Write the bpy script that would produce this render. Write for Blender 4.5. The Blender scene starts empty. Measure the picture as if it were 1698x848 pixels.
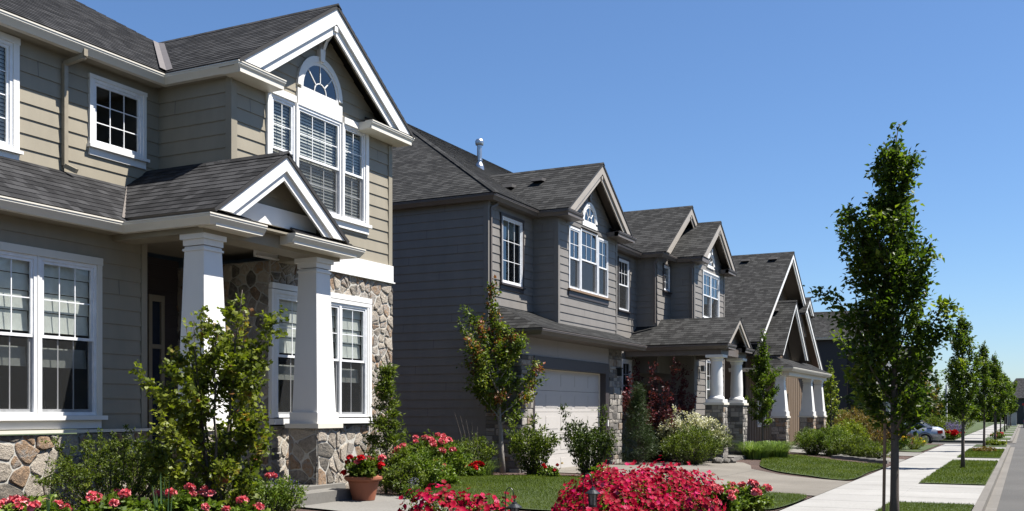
import bpy, bmesh, math, random
import numpy as np
from math import radians as rad, sin, cos, pi, sqrt
from mathutils import Vector, Matrix
random.seed(7)
S = bpy.context.scene
COL = S.collection

# ------------------------------------------------------------------ camera
cam = bpy.data.objects.new('camera', bpy.data.cameras.new('camera'))
COL.objects.link(cam)
cam.location = (0, 0, 1.65)
cam.rotation_euler = (rad(90), 0, math.atan(851 / 1700))
cam.data.sensor_width = 36
cam.data.lens = 36 * 1700 / 1698
cam.data.shift_y = (683 - 424) / 1698
cam.data.clip_end = 3000
S.camera = cam
# ------------------------------------------------------------------ light
SUN_EL, SUN_AZ = 61.0, 64.0          # azimuth clockwise from +Y
w = bpy.data.worlds.new('World'); S.world = w; w.use_nodes = True
nt = w.node_tree
sky = nt.nodes.new('ShaderNodeTexSky'); sky.sky_type = 'NISHITA'
sky.sun_disc = False; sky.sun_elevation = rad(SUN_EL); sky.sun_rotation = rad(SUN_AZ)
sky.altitude = 0; sky.air_density = 1.0; sky.dust_density = 0.3; sky.ozone_density = 10
bg = nt.nodes['Background']; bg.inputs['Strength'].default_value = 0.058
nt.links.new(sky.outputs[0], bg.inputs['Color'])
sl = bpy.data.lights.new('sun', 'SUN'); sl.energy = 5.0; sl.angle = rad(0.5); sl.color = (1, .955, .89)
so = bpy.data.objects.new('sun', sl); COL.objects.link(so)
sd = Vector((cos(rad(SUN_EL)) * sin(rad(SUN_AZ)), cos(rad(SUN_EL)) * cos(rad(SUN_AZ)), sin(rad(SUN_EL))))
so.rotation_euler = (-sd).to_track_quat('-Z', 'Y').to_euler()
so.location = (30, 20, 40)
S.view_settings.view_transform = 'Standard'; S.view_settings.look = 'None'
S.view_settings.exposure = 1.36; S.view_settings.gamma = 1
S.view_settings.use_curve_mapping = False
S.cycles.max_bounces = 6; S.cycles.transparent_max_bounces = 16
S.cycles.use_denoising = True

# ------------------------------------------------------------------ materials
MATS = {}
KA = .82   # common scale of all base colours
def _mat(name):
    m = bpy.data.materials.new(name); m.use_nodes = True
    MATS[name] = m
    n = m.node_tree.nodes; p = n['Principled BSDF']
    return m, m.node_tree, n, m.node_tree.links, p
def srgb(r, g, b):
    f = lambda c: (c / 255 / 12.92) if c / 255 <= .04045 else ((c / 255 + .055) / 1.055) ** 2.4
    return (f(r), f(g), f(b))
def c4(c, k=1): return (c[0] * k, c[1] * k, c[2] * k, 1)
def noise(nt_, scale, detail=4, vec=None, rough=.6):
    n = nt_.nodes.new('ShaderNodeTexNoise'); n.inputs['Scale'].default_value = scale
    n.inputs['Detail'].default_value = detail; n.inputs['Roughness'].default_value = rough
    if vec: nt_.links.new(vec, n.inputs['Vector'])
    return n
def ramp(nt_, fac, stops):
    r = nt_.nodes.new('ShaderNodeValToRGB'); e = r.color_ramp.elements
    while len(e) < len(stops): e.new(.5)
    for i, (p, c) in enumerate(stops):
        e[i].position = p; e[i].color = (c[0] * KA, c[1] * KA, c[2] * KA, 1)
    nt_.links.new(fac, r.inputs[0]); return r
def bump(nt_, h, p, strength=.3, dist=.01):
    b = nt_.nodes.new('ShaderNodeBump'); b.inputs['Strength'].default_value = strength
    b.inputs['Distance'].default_value = dist
    nt_.links.new(h, b.inputs['Height']); nt_.links.new(b.outputs[0], p.inputs['Normal'])
def coord(nt_, kind='Object'):
    return nt_.nodes.new('ShaderNodeTexCoord').outputs[kind]
def mapping(nt_, vec, sc):
    m = nt_.nodes.new('ShaderNodeMapping'); m.inputs['Scale'].default_value = sc
    nt_.links.new(vec, m.inputs[0]); return m.outputs[0]

def paint(name, col, rough=.55, var=.07, streak=.0, scale=3):
    m, t, n, l, p = _mat(name)
    oc = coord(t)
    ns = noise(t, scale, 5, mapping(t, oc, (1, 1, .35)))
    r = ramp(t, ns.outputs[0], [(.3, tuple(c * (1 - var) for c in col)), (.7, tuple(c * (1 + var) for c in col))])
    l.new(r.outputs[0], p.inputs['Base Color']); p.inputs['Roughness'].default_value = rough
    n2 = noise(t, 60, 3, mapping(t, oc, (.2, .2, 1))); bump(t, n2.outputs[0], p, .12, .004)
    return m
def tone_mat(name, stops, rough=.8, nscale=12, nvar=.25, bstr=.5, bdist=.01, attr='tone'):
    """colour from a per-face random tone, broken up by noise"""
    m, t, n, l, p = _mat(name)
    a = n.new('ShaderNodeAttribute'); a.attribute_name = attr
    oc = coord(t)
    ns = noise(t, nscale, 6, oc, .7)
    mx = n.new('ShaderNodeMath'); mx.operation = 'MULTIPLY_ADD'
    l.new(ns.outputs[0], mx.inputs[0]); mx.inputs[1].default_value = nvar * 2; mx.inputs[2].default_value = -nvar
    ad = n.new('ShaderNodeMath'); ad.operation = 'ADD'; l.new(a.outputs['Fac'], ad.inputs[0]); l.new(mx.outputs[0], ad.inputs[1])
    r = ramp(t, ad.outputs[0], stops)
    l.new(r.outputs[0], p.inputs['Base Color']); p.inputs['Roughness'].default_value = rough
    if bstr:
        n2 = noise(t, nscale * 2, 6, oc, .75); bump(t, n2.outputs[0], p, bstr, bdist)
    return m
def leaf_mat(name, stops, trans=.35, rough=.45):
    petal = name.startswith('petal')
    m, t, n, l, p = _mat(name)
    a = n.new('ShaderNodeAttribute'); a.attribute_name = 'tone'
    r = ramp(t, a.outputs['Fac'], stops)
    l.new(r.outputs[0], p.inputs['Base Color']); p.inputs['Roughness'].default_value = rough
    p.inputs['Specular IOR Level'].default_value = .08 if petal else (.1 if name == 'turf' else .22)
    tr = n.new('ShaderNodeBsdfTranslucent')
    br = n.new('ShaderNodeMixRGB'); br.blend_type = 'MULTIPLY'; br.inputs[0].default_value = 1
    l.new(r.outputs[0], br.inputs[1]); br.inputs[2].default_value = (1, .8, .9, 1) if petal else (1.5, 1.6, .7, 1)
    l.new(br.outputs[0], tr.inputs[0])
    mx = n.new('ShaderNodeMixShader'); mx.inputs[0].default_value = trans
    l.new(p.outputs[0], mx.inputs[1]); l.new(tr.outputs[0], mx.inputs[2])
    l.new(mx.outputs[0], n['Material Output'].inputs[0])
    return m
def shingles(name, c0, c1):
    m, t, n, l, p = _mat(name)
    uv = coord(t, 'UV')
    def brick(wd, off, sc=1):
        b = n.new('ShaderNodeTexBrick'); b.offset = off; b.inputs['Scale'].default_value = 1
        b.inputs['Brick Width'].default_value = wd; b.inputs['Row Height'].default_value = .143
        b.inputs['Mortar Size'].default_value = .0; b.inputs['Color1'].default_value = (0, 0, 0, 1); b.inputs['Color2'].default_value = (1, 1, 1, 1)
        b.inputs['Bias'].default_value = 0
        l.new(uv, b.inputs['Vector']); return b
    b1 = brick(.15, .37); b2 = brick(.31, .61)
    a = n.new('ShaderNodeMixRGB'); a.inputs[0].default_value = .35
    l.new(b1.outputs[0], a.inputs[1]); l.new(b2.outputs[0], a.inputs[2])
    ns = noise(t, 1.3, 4, uv); ns2 = noise(t, 160, 2, uv)
    x = n.new('ShaderNodeMath'); x.operation = 'MULTIPLY_ADD'; l.new(ns.outputs[0], x.inputs[0]); x.inputs[1].default_value = .25; x.inputs[2].default_value = -.12
    y = n.new('ShaderNodeMath'); y.operation = 'MULTIPLY_ADD'; y.inputs[1].default_value = 1.0; l.new(a.outputs[0], y.inputs[0]); l.new(x.outputs[0], y.inputs[2])
    z = n.new('ShaderNodeMath'); z.operation = 'MULTIPLY_ADD'; l.new(ns2.outputs[0], z.inputs[0]); z.inputs[1].default_value = .5; l.new(y.outputs[0], z.inputs[2])
    r = ramp(t, z.outputs[0], [(.25, c0), (.85, tuple((u + v) / 2 for u, v in zip(c0, c1))), (1.35 / 1.4, c1)])
    l.new(r.outputs[0], p.inputs['Base Color']); p.inputs['Roughness'].default_value = .9
    p.inputs['Specular IOR Level'].default_value = .25
    h = n.new('ShaderNodeMath'); h.operation = 'MULTIPLY_ADD'; l.new(b1.outputs[0], h.inputs[0]); h.inputs[1].default_value = .7; l.new(ns2.outputs[0], h.inputs[2])
    bump(t, h.outputs[0], p, .8, .006)
    return m
def mortar(name, col):
    m, t, n, l, p = _mat(name)
    ns = noise(t, 40, 4, coord(t)); r = ramp(t, ns.outputs[0], [(.3, tuple(c * .75 for c in col)), (.7, col)])
    l.new(r.outputs[0], p.inputs['Base Color']); p.inputs['Roughness'].default_value = .95
    bump(t, ns.outputs[0], p, .6, .01); return m
def glass(name, tint=(.55, .6, .6), refl=1.0):
    m, t, n, l, p = _mat(name); n.remove(p)
    fr = n.new('ShaderNodeFresnel'); fr.inputs[0].default_value = 1.55
    mu = n.new('ShaderNodeMath'); mu.operation = 'MULTIPLY_ADD'; l.new(fr.outputs[0], mu.inputs[0]); mu.inputs[1].default_value = .95 * refl; mu.inputs[2].default_value = .03 * refl; mu.use_clamp = True
    g = n.new('ShaderNodeBsdfGlossy'); g.inputs['Roughness'].default_value = .015; g.inputs['Color'].default_value = (.95, .98, 1, 1)
    ns = noise(t, 1.1, 1, coord(t)); b = n.new('ShaderNodeBump'); b.inputs['Strength'].default_value = .05; b.inputs['Distance'].default_value = .1
    l.new(ns.outputs[0], b.inputs['Height']); l.new(b.outputs[0], g.inputs['Normal'])
    tr = n.new('ShaderNodeBsdfTransparent'); tr.inputs[0].default_value = c4(tint)
    mx = n.new('ShaderNodeMixShader'); l.new(mu.outputs[0], mx.inputs[0]); l.new(tr.outputs[0], mx.inputs[1]); l.new(g.outputs[0], mx.inputs[2])
    l.new(mx.outputs[0], n['Material Output'].inputs[0]); return m
def screen(name):
    m, t, n, l, p = _mat(name)
    p.inputs['Base Color'].default_value = (.012, .013, .013, 1); p.inputs['Roughness'].default_value = .8
    tr = n.new('ShaderNodeBsdfTransparent'); mx = n.new('ShaderNodeMixShader'); mx.inputs[0].default_value = .42
    l.new(tr.outputs[0], mx.inputs[1]); l.new(p.outputs[0], mx.inputs[2]); l.new(mx.outputs[0], n['Material Output'].inputs[0]); return m
def plain(name, col, rough=.5, metal=0, spec=.5):
    m, t, n, l, p = _mat(name)
    ns = noise(t, 9, 3, coord(t)); r = ramp(t, ns.outputs[0], [(.3, tuple(c * .9 for c in col)), (.7, tuple(c * 1.08 for c in col))])
    l.new(r.outputs[0], p.inputs['Base Color']); p.inputs['Roughness'].default_value = rough; p.inputs['Metallic'].default_value = metal
    return m
def ground(name, stops, scale, bstr=.5, bdist=.02, rough=.95, big=.6, joint=None, jcol=.45):
    m, t, n, l, p = _mat(name)
    oc = coord(t); ns = noise(t, scale, 8, oc, .75); nb = noise(t, big, 4, oc)
    mx = n.new('ShaderNodeMixRGB'); mx.inputs[0].default_value = .4; l.new(ns.outputs[0], mx.inputs[1]); l.new(nb.outputs[0], mx.inputs[2])
    r = ramp(t, mx.outputs[0], stops); out = r.outputs[0]
    if joint:
        b = n.new('ShaderNodeTexBrick'); b.offset = 0; b.inputs['Scale'].default_value = 1
        b.inputs['Brick Width'].default_value = joint[0]; b.inputs['Row Height'].default_value = joint[1]
        b.inputs['Mortar Size'].default_value = .018; b.inputs['Mortar Smooth'].default_value = 0
        b.inputs['Color1'].default_value = (.93, .93, .93, 1); b.inputs['Color2'].default_value = (1, 1, 1, 1); b.inputs['Mortar'].default_value = (jcol, jcol, jcol, 1)
        l.new(oc, b.inputs['Vector'])
        mm = n.new('ShaderNodeMixRGB'); mm.blend_type = 'MULTIPLY'; mm.inputs[0].default_value = 1
        l.new(out, mm.inputs[1]); l.new(b.outputs[0], mm.inputs[2]); out = mm.outputs[0]
    l.new(out, p.inputs['Base Color']); p.inputs['Roughness'].default_value = rough
    bump(t, ns.outputs[0], p, bstr, bdist); return m

M = {}
M['tan_siding'] = paint('tan_siding', (.275, .243, .180), .6, .09)
M['taupe_siding'] = paint('taupe_siding', (.195, .180, .162), .6, .09)
M['brown_board'] = paint('brown_board', (.15, .105, .066), .7, .12)
M['pale_siding'] = paint('pale_siding', (.50, .47, .40), .6, .05)
M['dark_siding'] = paint('dark_siding', (.036, .029, .025), .6, .05)
M['cream'] = paint('cream', (.70, .66, .57), .45, .03)
M['white'] = paint('white', (.80, .79, .76), .4, .03)
M['vinyl'] = plain('vinyl', (.80, .81, .82), .3)
M['taupe_trim'] = paint('taupe_trim', (.125, .105, .092), .5, .05)
M['taupe_rake'] = paint('taupe_rake', (.36, .32, .27), .5, .05)
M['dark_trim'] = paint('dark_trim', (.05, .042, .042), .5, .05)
M['brown_pipe'] = plain('brown_pipe', (.30, .26, .19), .4)
M['shingle'] = shingles('shingle', (.004, .004, .005), (.038, .038, .040))
M['shingle_b'] = shingles('shingle_b', (.004, .004, .004), (.038, .038, .037))
M['drip'] = plain('drip', (.02, .018, .017), .7)
M['flash'] = plain('flash', (.17, .15, .135), .5, .3)
M['stone'] = tone_mat('stone', [(0, (.11, .10, .085)), (.2, (.29, .25, .20)), (.4, (.50, .44, .36)), (.55, (.44, .375, .30)), (.70, (.34, .32, .29)), (.86, (.38, .25, .15)), (1, (.20, .14, .095))], .85, 13, .42, 1, .05)
M['grey_stone'] = tone_mat('grey_stone', [(0, (.075, .07, .065)), (.3, (.17, .155, .14)), (.6, (.30, .275, .24)), (.85, (.38, .35, .31)), (1, (.22, .16, .11))], .85, 12, .22, .9, .02)
M['mortar'] = mortar('mortar', (.52, .50, .45))
M['dark_mortar'] = mortar('dark_mortar', (.20, .185, .165))
M['glass'] = glass('glass', (.88, .91, .89), .65); M['glass_sky'] = glass('glass_sky', (.6, .65, .65), 1.3)
M['screen'] = screen('screen')
M['blind'] = plain('blind', (.85, .83, .78), .6)
M['curtain'] = plain('curtain', (.85, .85, .80), .9)
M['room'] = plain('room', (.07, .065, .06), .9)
M['door'] = plain('door', (.09, .055, .035), .5)
M['garage'] = paint('garage', (.50, .475, .445), .5, .02)
M['panel'] = paint('panel', (.30, .275, .26), .5, .03)
M['metal'] = plain('metal', (.55, .56, .58), .3, .9)
M['black_metal'] = plain('black_metal', (.02, .022, .024), .4, .4)
M['lamp_glass'] = plain('lamp_glass', (.16, .15, .14), .2)
M['clay'] = paint('clay', (.30, .10, .05), .75, .12, scale=8)
M['soil'] = ground('soil', [(.3, (.02, .012, .009)), (.55, (.075, .042, .030)), (.75, (.16, .095, .07))], 38, 1, .04)
M['terrain'] = ground('terrain', [(.3, (.03, .05, .012)), (.7, (.06, .08, .02))], 3, .4)
M['lawn'] = ground('lawn', [(.3, (.022, .036, .006)), (.55, (.042, .066, .011)), (.75, (.075, .092, .02))], 45, 1, .03, big=1.2)
M['walk'] = ground('walk', [(.32, (.19, .183, .168)), (.45, (.25, .243, .226)), (.68, (.33, .322, .305))], 18, .15, .005, .85, joint=(40, 1.52), jcol=.32)
M['aggregate'] = ground('aggregate', [(.3, (.08, .07, .055)), (.5, (.145, .13, .107)), (.7, (.23, .21, .18))], 55, .5, .006, joint=(3.2, 3.0), jcol=.6)
M['concrete'] = ground('concrete', [(.3, (.12, .113, .10)), (.7, (.20, .19, .172))], 25, .3, .006)
M['kerb'] = ground('kerb', [(.3, (.10, .09, .078)), (.7, (.175, .163, .143))], 22, .3, .006, joint=(40, 3.0), jcol=.5)
M['asphalt'] = ground('asphalt', [(.3, (.034, .032, .029)), (.5, (.060, .057, .052)), (.72, (.098, .094, .086))], 90, .6, .008, .9, big=.35)
M['bark'] = tone_mat('bark', [(0, (.045, .035, .028)), (1, (.11, .09, .075))], .9, 25, .4, .8, .01)
M['pale_bark'] = tone_mat('pale_bark', [(0, (.22, .20, .17)), (1, (.42, .39, .35))], .9, 25, .4, .6, .01)
G1 = [(0, (.012, .028, .006)), (.45, (.030, .062, .010)), (.8, (.055, .10, .016)), (1, (.10, .15, .03))]
M['leaf_pear'] = leaf_mat('leaf_pear', [(0, (.020, .040, .005)), (.5, (.055, .092, .010)), (.85, (.12, .165, .016)), (1, (.23, .27, .035))], .48)
M['leaf_maple'] = leaf_mat('leaf_maple', [(0, (.04, .062, .008)), (.5, (.12, .15, .016)), (.85, (.21, .235, .03)), (.95, (.20, .14, .035)), (1, (.20, .07, .03))], .4)
M['leaf_mixed'] = leaf_mat('leaf_mixed', [(0, (.035, .06, .01)), (.5, (.10, .145, .015)), (.72, (.19, .23, .03)), (.8, (.20, .11, .03)), (.9, (.22, .07, .03)), (1, (.15, .04, .025))], .35)
M['leaf_dark'] = leaf_mat('leaf_dark', [(0, (.016, .030, .004)), (.5, (.045, .072, .009)), (1, (.12, .16, .02))], .25)
M['leaf_box'] = leaf_mat('leaf_box', [(0, (.026, .044, .006)), (.5, (.085, .120, .014)), (1, (.23, .27, .05))], .35)
M['leaf_bright'] = leaf_mat('leaf_bright', [(0, (.035, .065, .008)), (.5, (.10, .155, .016)), (1, (.24, .30, .05))], .3)
M['leaf_gold'] = leaf_mat('leaf_gold', [(0, (.06, .10, .01)), (.5, (.16, .21, .02)), (1, (.38, .38, .04))], .3)
M['leaf_rust'] = leaf_mat('leaf_rust', [(0, (.06, .06, .012)), (.4, (.14, .11, .025)), (.8, (.24, .14, .04)), (1, (.24, .08, .03))], .3)
M['leaf_purple'] = leaf_mat('leaf_purple', [(0, (.03, .009, .012)), (.5, (.075, .018, .024)), (.85, (.15, .028, .034)), (1, (.24, .03, .04))], .25)
M['leaf_white'] = leaf_mat('leaf_white', [(0, (.07, .10, .03)), (.4, (.18, .20, .09)), (.7, (.42, .40, .28)), (1, (.62, .60, .48))], .2)
M['leaf_needle'] = leaf_mat('leaf_needle', [(0, (.015, .028, .010)), (.5, (.035, .058, .018)), (1, (.075, .11, .03))], .15)
M['blade'] = leaf_mat('blade', [(0, (.05, .09, .02)), (.5, (.11, .18, .035)), (1, (.26, .34, .09))], .3)
M['iris'] = leaf_mat('iris', [(0, (.03, .07, .03)), (1, (.09, .16, .07))], .2)
M['turf'] = leaf_mat('turf', [(0, (.055, .085, .008)), (.5, (.100, .140, .014)), (.9, (.145, .175, .024)), (1, (.21, .21, .05))], .3, .6)
M['petal_magenta'] = leaf_mat('petal_magenta', [(0, (.10, .0006, .008)), (.4, (.27, .001, .016)), (.75, (.36, .002, .038)), (.94, (.44, .01, .10)), (1, (.48, .08, .14))], .25, .55)
M['petal_pink'] = leaf_mat('petal_pink', [(0, (.52, .045, .07)), (.55, (.72, .13, .155)), (1, (.85, .42, .42))], .2, .5)
M['petal_red'] = leaf_mat('petal_red', [(0, (.28, .002, .004)), (1, (.50, .008, .012))], .2, .5)
M['petal_yellow'] = leaf_mat('petal_yellow', [(0, (.60, .38, .01)), (1, (.75, .65, .06))], .2, .5)
M['petal_orange'] = leaf_mat('petal_orange', [(0, (.55, .12, .01)), (1, (.70, .30, .03))], .2, .5)
M['petal_violet'] = leaf_mat('petal_violet', [(0, (.05, .03, .25)), (1, (.16, .12, .42))], .2, .5)
M['petal_lilac'] = leaf_mat('petal_lilac', [(0, (.18, .16, .30)), (1, (.34, .32, .48))], .2, .5)
M['car_silver'] = plain('car_silver', (.50, .52, .55), .25, .6)
M['car_blue'] = plain('car_blue', (.03, .06, .25), .25, .3)
M['car_beige'] = plain('car_beige', (.62, .58, .50), .3, .1)
M['car_glass'] = plain('car_glass', (.02, .03, .05), .05)
M['tyre'] = plain('tyre', (.02, .02, .02), .8)
M['rim'] = plain('rim', (.55, .55, .56), .3, .8)
M['lens_red'] = plain('lens_red', (.5, .01, .01), .2)
M['lens_clear'] = plain('lens_clear', (.6, .6, .6), .1)
M['bumper'] = plain('bumper', (.06, .06, .065), .5)
M['cabinet'] = plain('cabinet', (.42, .44, .42), .5)
M['wood'] = plain('wood', (.20, .13, .08), .8)

# ------------------------------------------------------------------ object helpers
ORIGIN = {}
def orig(o):
    while o.parent: o = o.parent
    return ORIGIN.get(o.name, Vector((0, 0, 0)))
def thing(name, loc, label, cat, group=None, kind=None):
    o = bpy.data.objects.new(name, None); COL.objects.link(o)
    o.location = loc; o.empty_display_size = .2
    ORIGIN[o.name] = Vector(loc); tag(o, label, cat, group, kind); return o
def tag(o, label=None, cat=None, group=None, kind=None):
    if label: o['label'] = label
    if cat: o['category'] = cat
    if group: o['group'] = group
    if kind: o['kind'] = kind
    return o
def clone(o, loc, label=None, group=None, parent=None, rz=None, sc=None):
    c = o.copy(); COL.objects.link(c)
    if parent is not None: c.parent = parent
    else:
        c.location = loc; ORIGIN[c.name] = Vector(loc)
        if rz is not None: c.rotation_euler[2] = rz
        if sc is not None: c.scale = (sc,) * 3 if not isinstance(sc, tuple) else sc
        if label: c['label'] = label
        if group: c['group'] = group
    for ch in [x for x in bpy.data.objects if x.parent == o]: clone(ch, None, parent=c)
    return c

class MB:
    def __init__(s): s.v = []; s.f = []; s.m = []; s.uv = []; s.t = []
    def face(s, pts, mi=0, uv=None, tone=None):
        i = len(s.v); s.v += [tuple(p) for p in pts]; s.f.append(list(range(i, i + len(pts)))); s.m.append(mi)
        s.uv.append(uv or [(p[0] + p[1], p[2]) for p in pts]); s.t.append(random.random() if tone is None else tone)
    def prism(s, pts, vec, mi=0, tone=None):
        a = [Vector(p) for p in pts]; vec = Vector(vec); b = [p + vec for p in a]
        n = Vector((0, 0, 0))
        for i in range(len(a)): n += a[i].cross(a[(i + 1) % len(a)])
        if n.dot(vec) > 0: a, b = b, a; a_, b_ = a, b
        else: a_, b_ = a, b
        # a_ : outward normal as wound, b_ reversed
        if tone is None: tone = random.random()
        s.face(a_, mi, tone=tone); s.face(list(reversed(b_)), mi, tone=tone)
        k = len(a)
        for i in range(k):
            j = (i + 1) % k
            s.face([a_[j], a_[i], b_[i], b_[j]], mi, tone=tone)
    def box(s, x0, x1, y0, y1, z0, z1, mi=0, tone=None):
        s.prism([(x0, y0, z0), (x1, y0, z0), (x1, y1, z0), (x0, y1, z0)], (0, 0, z1 - z0), mi, tone)
    def tube(s, pts, rads, n=8, mi=0, cap=True, tone=None):
        pts = [Vector(p) for p in pts]; rings = []
        if tone is None: tone = random.random()
        for i, p in enumerate(pts):
            d = (pts[min(i + 1, len(pts) - 1)] - pts[max(i - 1, 0)])
            d = d.normalized() if d.length > 1e-9 else Vector((0, 0, 1))
            a = d.orthogonal().normalized() if i == 0 else (a - d * a.dot(d)).normalized()
            b = d.cross(a); r = rads[i] if not isinstance(rads, (int, float)) else rads
            rings.append([p + (a * cos(2 * pi * k / n) + b * sin(2 * pi * k / n)) * r for k in range(n)])
        for i in range(len(rings) - 1):
            for k in range(n):
                k2 = (k + 1) % n; s.face([rings[i][k], rings[i][k2], rings[i + 1][k2], rings[i + 1][k]], mi, tone=tone)
        if cap: s.face(list(reversed(rings[0])), mi, tone=tone); s.face(rings[-1], mi, tone=tone)
    def lathe(s, c, prof, n=24, mi=0):
        c = Vector(c); tone = random.random()
        rg = [[c + Vector((r * cos(2 * pi * k / n), r * sin(2 * pi * k / n), z)) for k in range(n)] for r, z in prof]
        for i in range(len(rg) - 1):
            for k in range(n):
                k2 = (k + 1) % n; s.face([rg[i][k], rg[i][k2], rg[i + 1][k2], rg[i + 1][k]], mi, tone=tone)
    def build(s, name, mats, parent=None, smooth=False, weld=False):
        if not isinstance(mats, (list, tuple)): mats = [mats]
        og = orig(parent) if parent is not None else Vector((0, 0, 0))
        me = bpy.data.meshes.new(name)
        me.from_pydata([(v[0] - og[0], v[1] - og[1], v[2] - og[2]) for v in s.v], [], s.f)
        for m in mats: me.materials.append(M[m] if isinstance(m, str) else m)
        me.polygons.foreach_set('material_index', s.m)
        ul = me.uv_layers.new(name='UVMap'); flat = [c for q in s.uv for p in q for c in p]
        ul.data.foreach_set('uv', flat)
        at = me.attributes.new('tone', 'FLOAT', 'FACE'); at.data.foreach_set('value', s.t)
        if weld or smooth:
            bm = bmesh.new(); bm.from_mesh(me); bmesh.ops.remove_doubles(bm, verts=bm.verts, dist=1e-4); bm.to_mesh(me); bm.free()
        if smooth: me.polygons.foreach_set('use_smooth', [True] * len(me.polygons))
        o = bpy.data.objects.new(name, me); COL.objects.link(o)
        if parent is not None: o.parent = parent
        return o

# ---- planar frames, clipping, lapped surfaces
class Frame:
    def __init__(s, O, U, V):
        s.O = Vector(O); s.U = Vector(U).normalized(); s.V = Vector(V).normalized(); s.N = s.U.cross(s.V).normalized()
    def p(s, a, b, o=0): return s.O + s.U * a + s.V * b + s.N * o
def FX(x): return Frame((x, 0, 0), (0, 1, 0), (0, 0, 1))      # faces +X : a = y, b = z
def FNY(y): return Frame((0, y, 0), (1, 0, 0), (0, 0, 1))     # faces -Y : a = x, b = z
def FPY(y): return Frame((0, y, 0), (-1, 0, 0), (0, 0, 1))    # faces +Y : a = -x
def clip(poly, ax, val, keep_less):
    out = []; n = len(poly)
    for i in range(n):
        p, q = poly[i], poly[(i + 1) % n]
        ip = (p[ax] <= val) if keep_less else (p[ax] >= val)
        iq = (q[ax] <= val) if keep_less else (q[ax] >= val)
        if ip: out.append(p)
        if ip != iq:
            t = (val - p[ax]) / (q[ax] - p[ax]); r = [p[0] + t * (q[0] - p[0]), p[1] + t * (q[1] - p[1])]; r[ax] = val
            out.append(tuple(r))
    return out
def area(p): return abs(sum(p[i][0] * p[(i + 1) % len(p)][1] - p[(i + 1) % len(p)][0] * p[i][1] for i in range(len(p)))) / 2 if len(p) > 2 else 0
def cut_holes(poly, holes):
    polys = [poly]
    for (a0, a1, b0, b1) in holes:
        nx = []
        for q in polys:
            L = clip(q, 0, a0, True); R = clip(q, 0, a1, False)
            m_ = clip(clip(q, 0, a0, False), 0, a1, True) if area(q) else []
            B = clip(m_, 1, b0, True) if m_ else []; T = clip(m_, 1, b1, False) if m_ else []
            nx += [k for k in (L, R, B, T) if area(k) > 1e-4]
        polys = nx
    return polys
def lap(mb, fr, poly, holes=(), exposure=.2, lip=.014, base=0, mi=0, uv=False):
    for q in cut_holes(poly, holes):
        lo = min(p[1] for p in q); hi = max(p[1] for p in q)
        k = math.floor((lo - base) / exposure)
        while base + k * exposure < hi - 1e-5:
            b0 = base + k * exposure; b1 = b0 + exposure
            s_ = clip(clip(q, 1, b0, False), 1, b1, True) if True else q
            k += 1
            if area(s_) < 1e-5: continue
            o_ = lambda b: lip * (1 - (b - b0) / exposure) + .001
            pts = [fr.p(a, b, o_(b)) for a, b in s_]
            if sum(s_[i][0] * s_[(i + 1) % len(s_)][1] - s_[(i + 1) % len(s_)][0] * s_[i][1] for i in range(len(s_))) < 0:
                s_ = s_[::-1]; pts = pts[::-1]
            mb.face(pts, mi, [tuple(p) for p in s_])
            if exposure > .2 and len(s_) == 4:
                w0, w1 = min(q_[0] for q_ in s_), max(q_[0] for q_ in s_); aj = w0 + (k * 1.37 + 1.1) % 3.6
                while aj < w1 - .3:
                    if aj > w0 + .3: mb.face([fr.p(aj - .0035, bb0, o_(bb0) + .001) if i_ < 2 else None for i_, bb0 in ()] or [fr.p(aj - .0035, min(q_[1] for q_ in s_), o_(b0) + .001), fr.p(aj + .0035, min(q_[1] for q_ in s_), o_(b0) + .001), fr.p(aj + .0035, max(q_[1] for q_ in s_) - .002, o_(b0) * .25 + .002), fr.p(aj - .0035, max(q_[1] for q_ in s_) - .002, o_(b0) * .25 + .002)], 1)
                    aj += 3.6
            bot = min(p[1] for p in s_); e = [p for p in s_ if abs(p[1] - bot) < 1e-6]
            if len(e) >= 2:
                a0 = min(p[0] for p in e); a1 = max(p[0] for p in e)
                mb.face([fr.p(a0, bot, -.002), fr.p(a1, bot, -.002), fr.p(a1, bot, o_(bot)), fr.p(a0, bot, o_(bot))], mi, [(a0, bot)] * 4)
def roof_plane(mb, pts, th=.05, mi=0, mid=1, phase=0):
    """pts: coplanar convex outline; shingle courses along it, slab below"""
    P = [Vector(p) for p in pts]; n = Vector((0, 0, 0))
    for i in range(len(P)): n += P[i].cross(P[(i + 1) % len(P)])
    n.normalize()
    if n.z < 0: n = -n; P = P[::-1]
    U = Vector((0, 0, 1)).cross(n); U = U.normalized() if U.length > 1e-6 else Vector((1, 0, 0)); V = n.cross(U)
    fr = Frame(P[0], U, V); fr.N = n
    q = [((p - P[0]).dot(fr.U), (p - P[0]).dot(fr.V)) for p in P]
    lap(mb, fr, q, (), .143, .007, min(b for a, b in q) + phase, mi)
    lowr = [p - n * th for p in P]
    mb.face(list(reversed(lowr)), mid)
    for i in range(len(P)):
        j = (i + 1) % len(P); mb.face([P[j], P[i], lowr[i], lowr[j]], mid)
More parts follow.
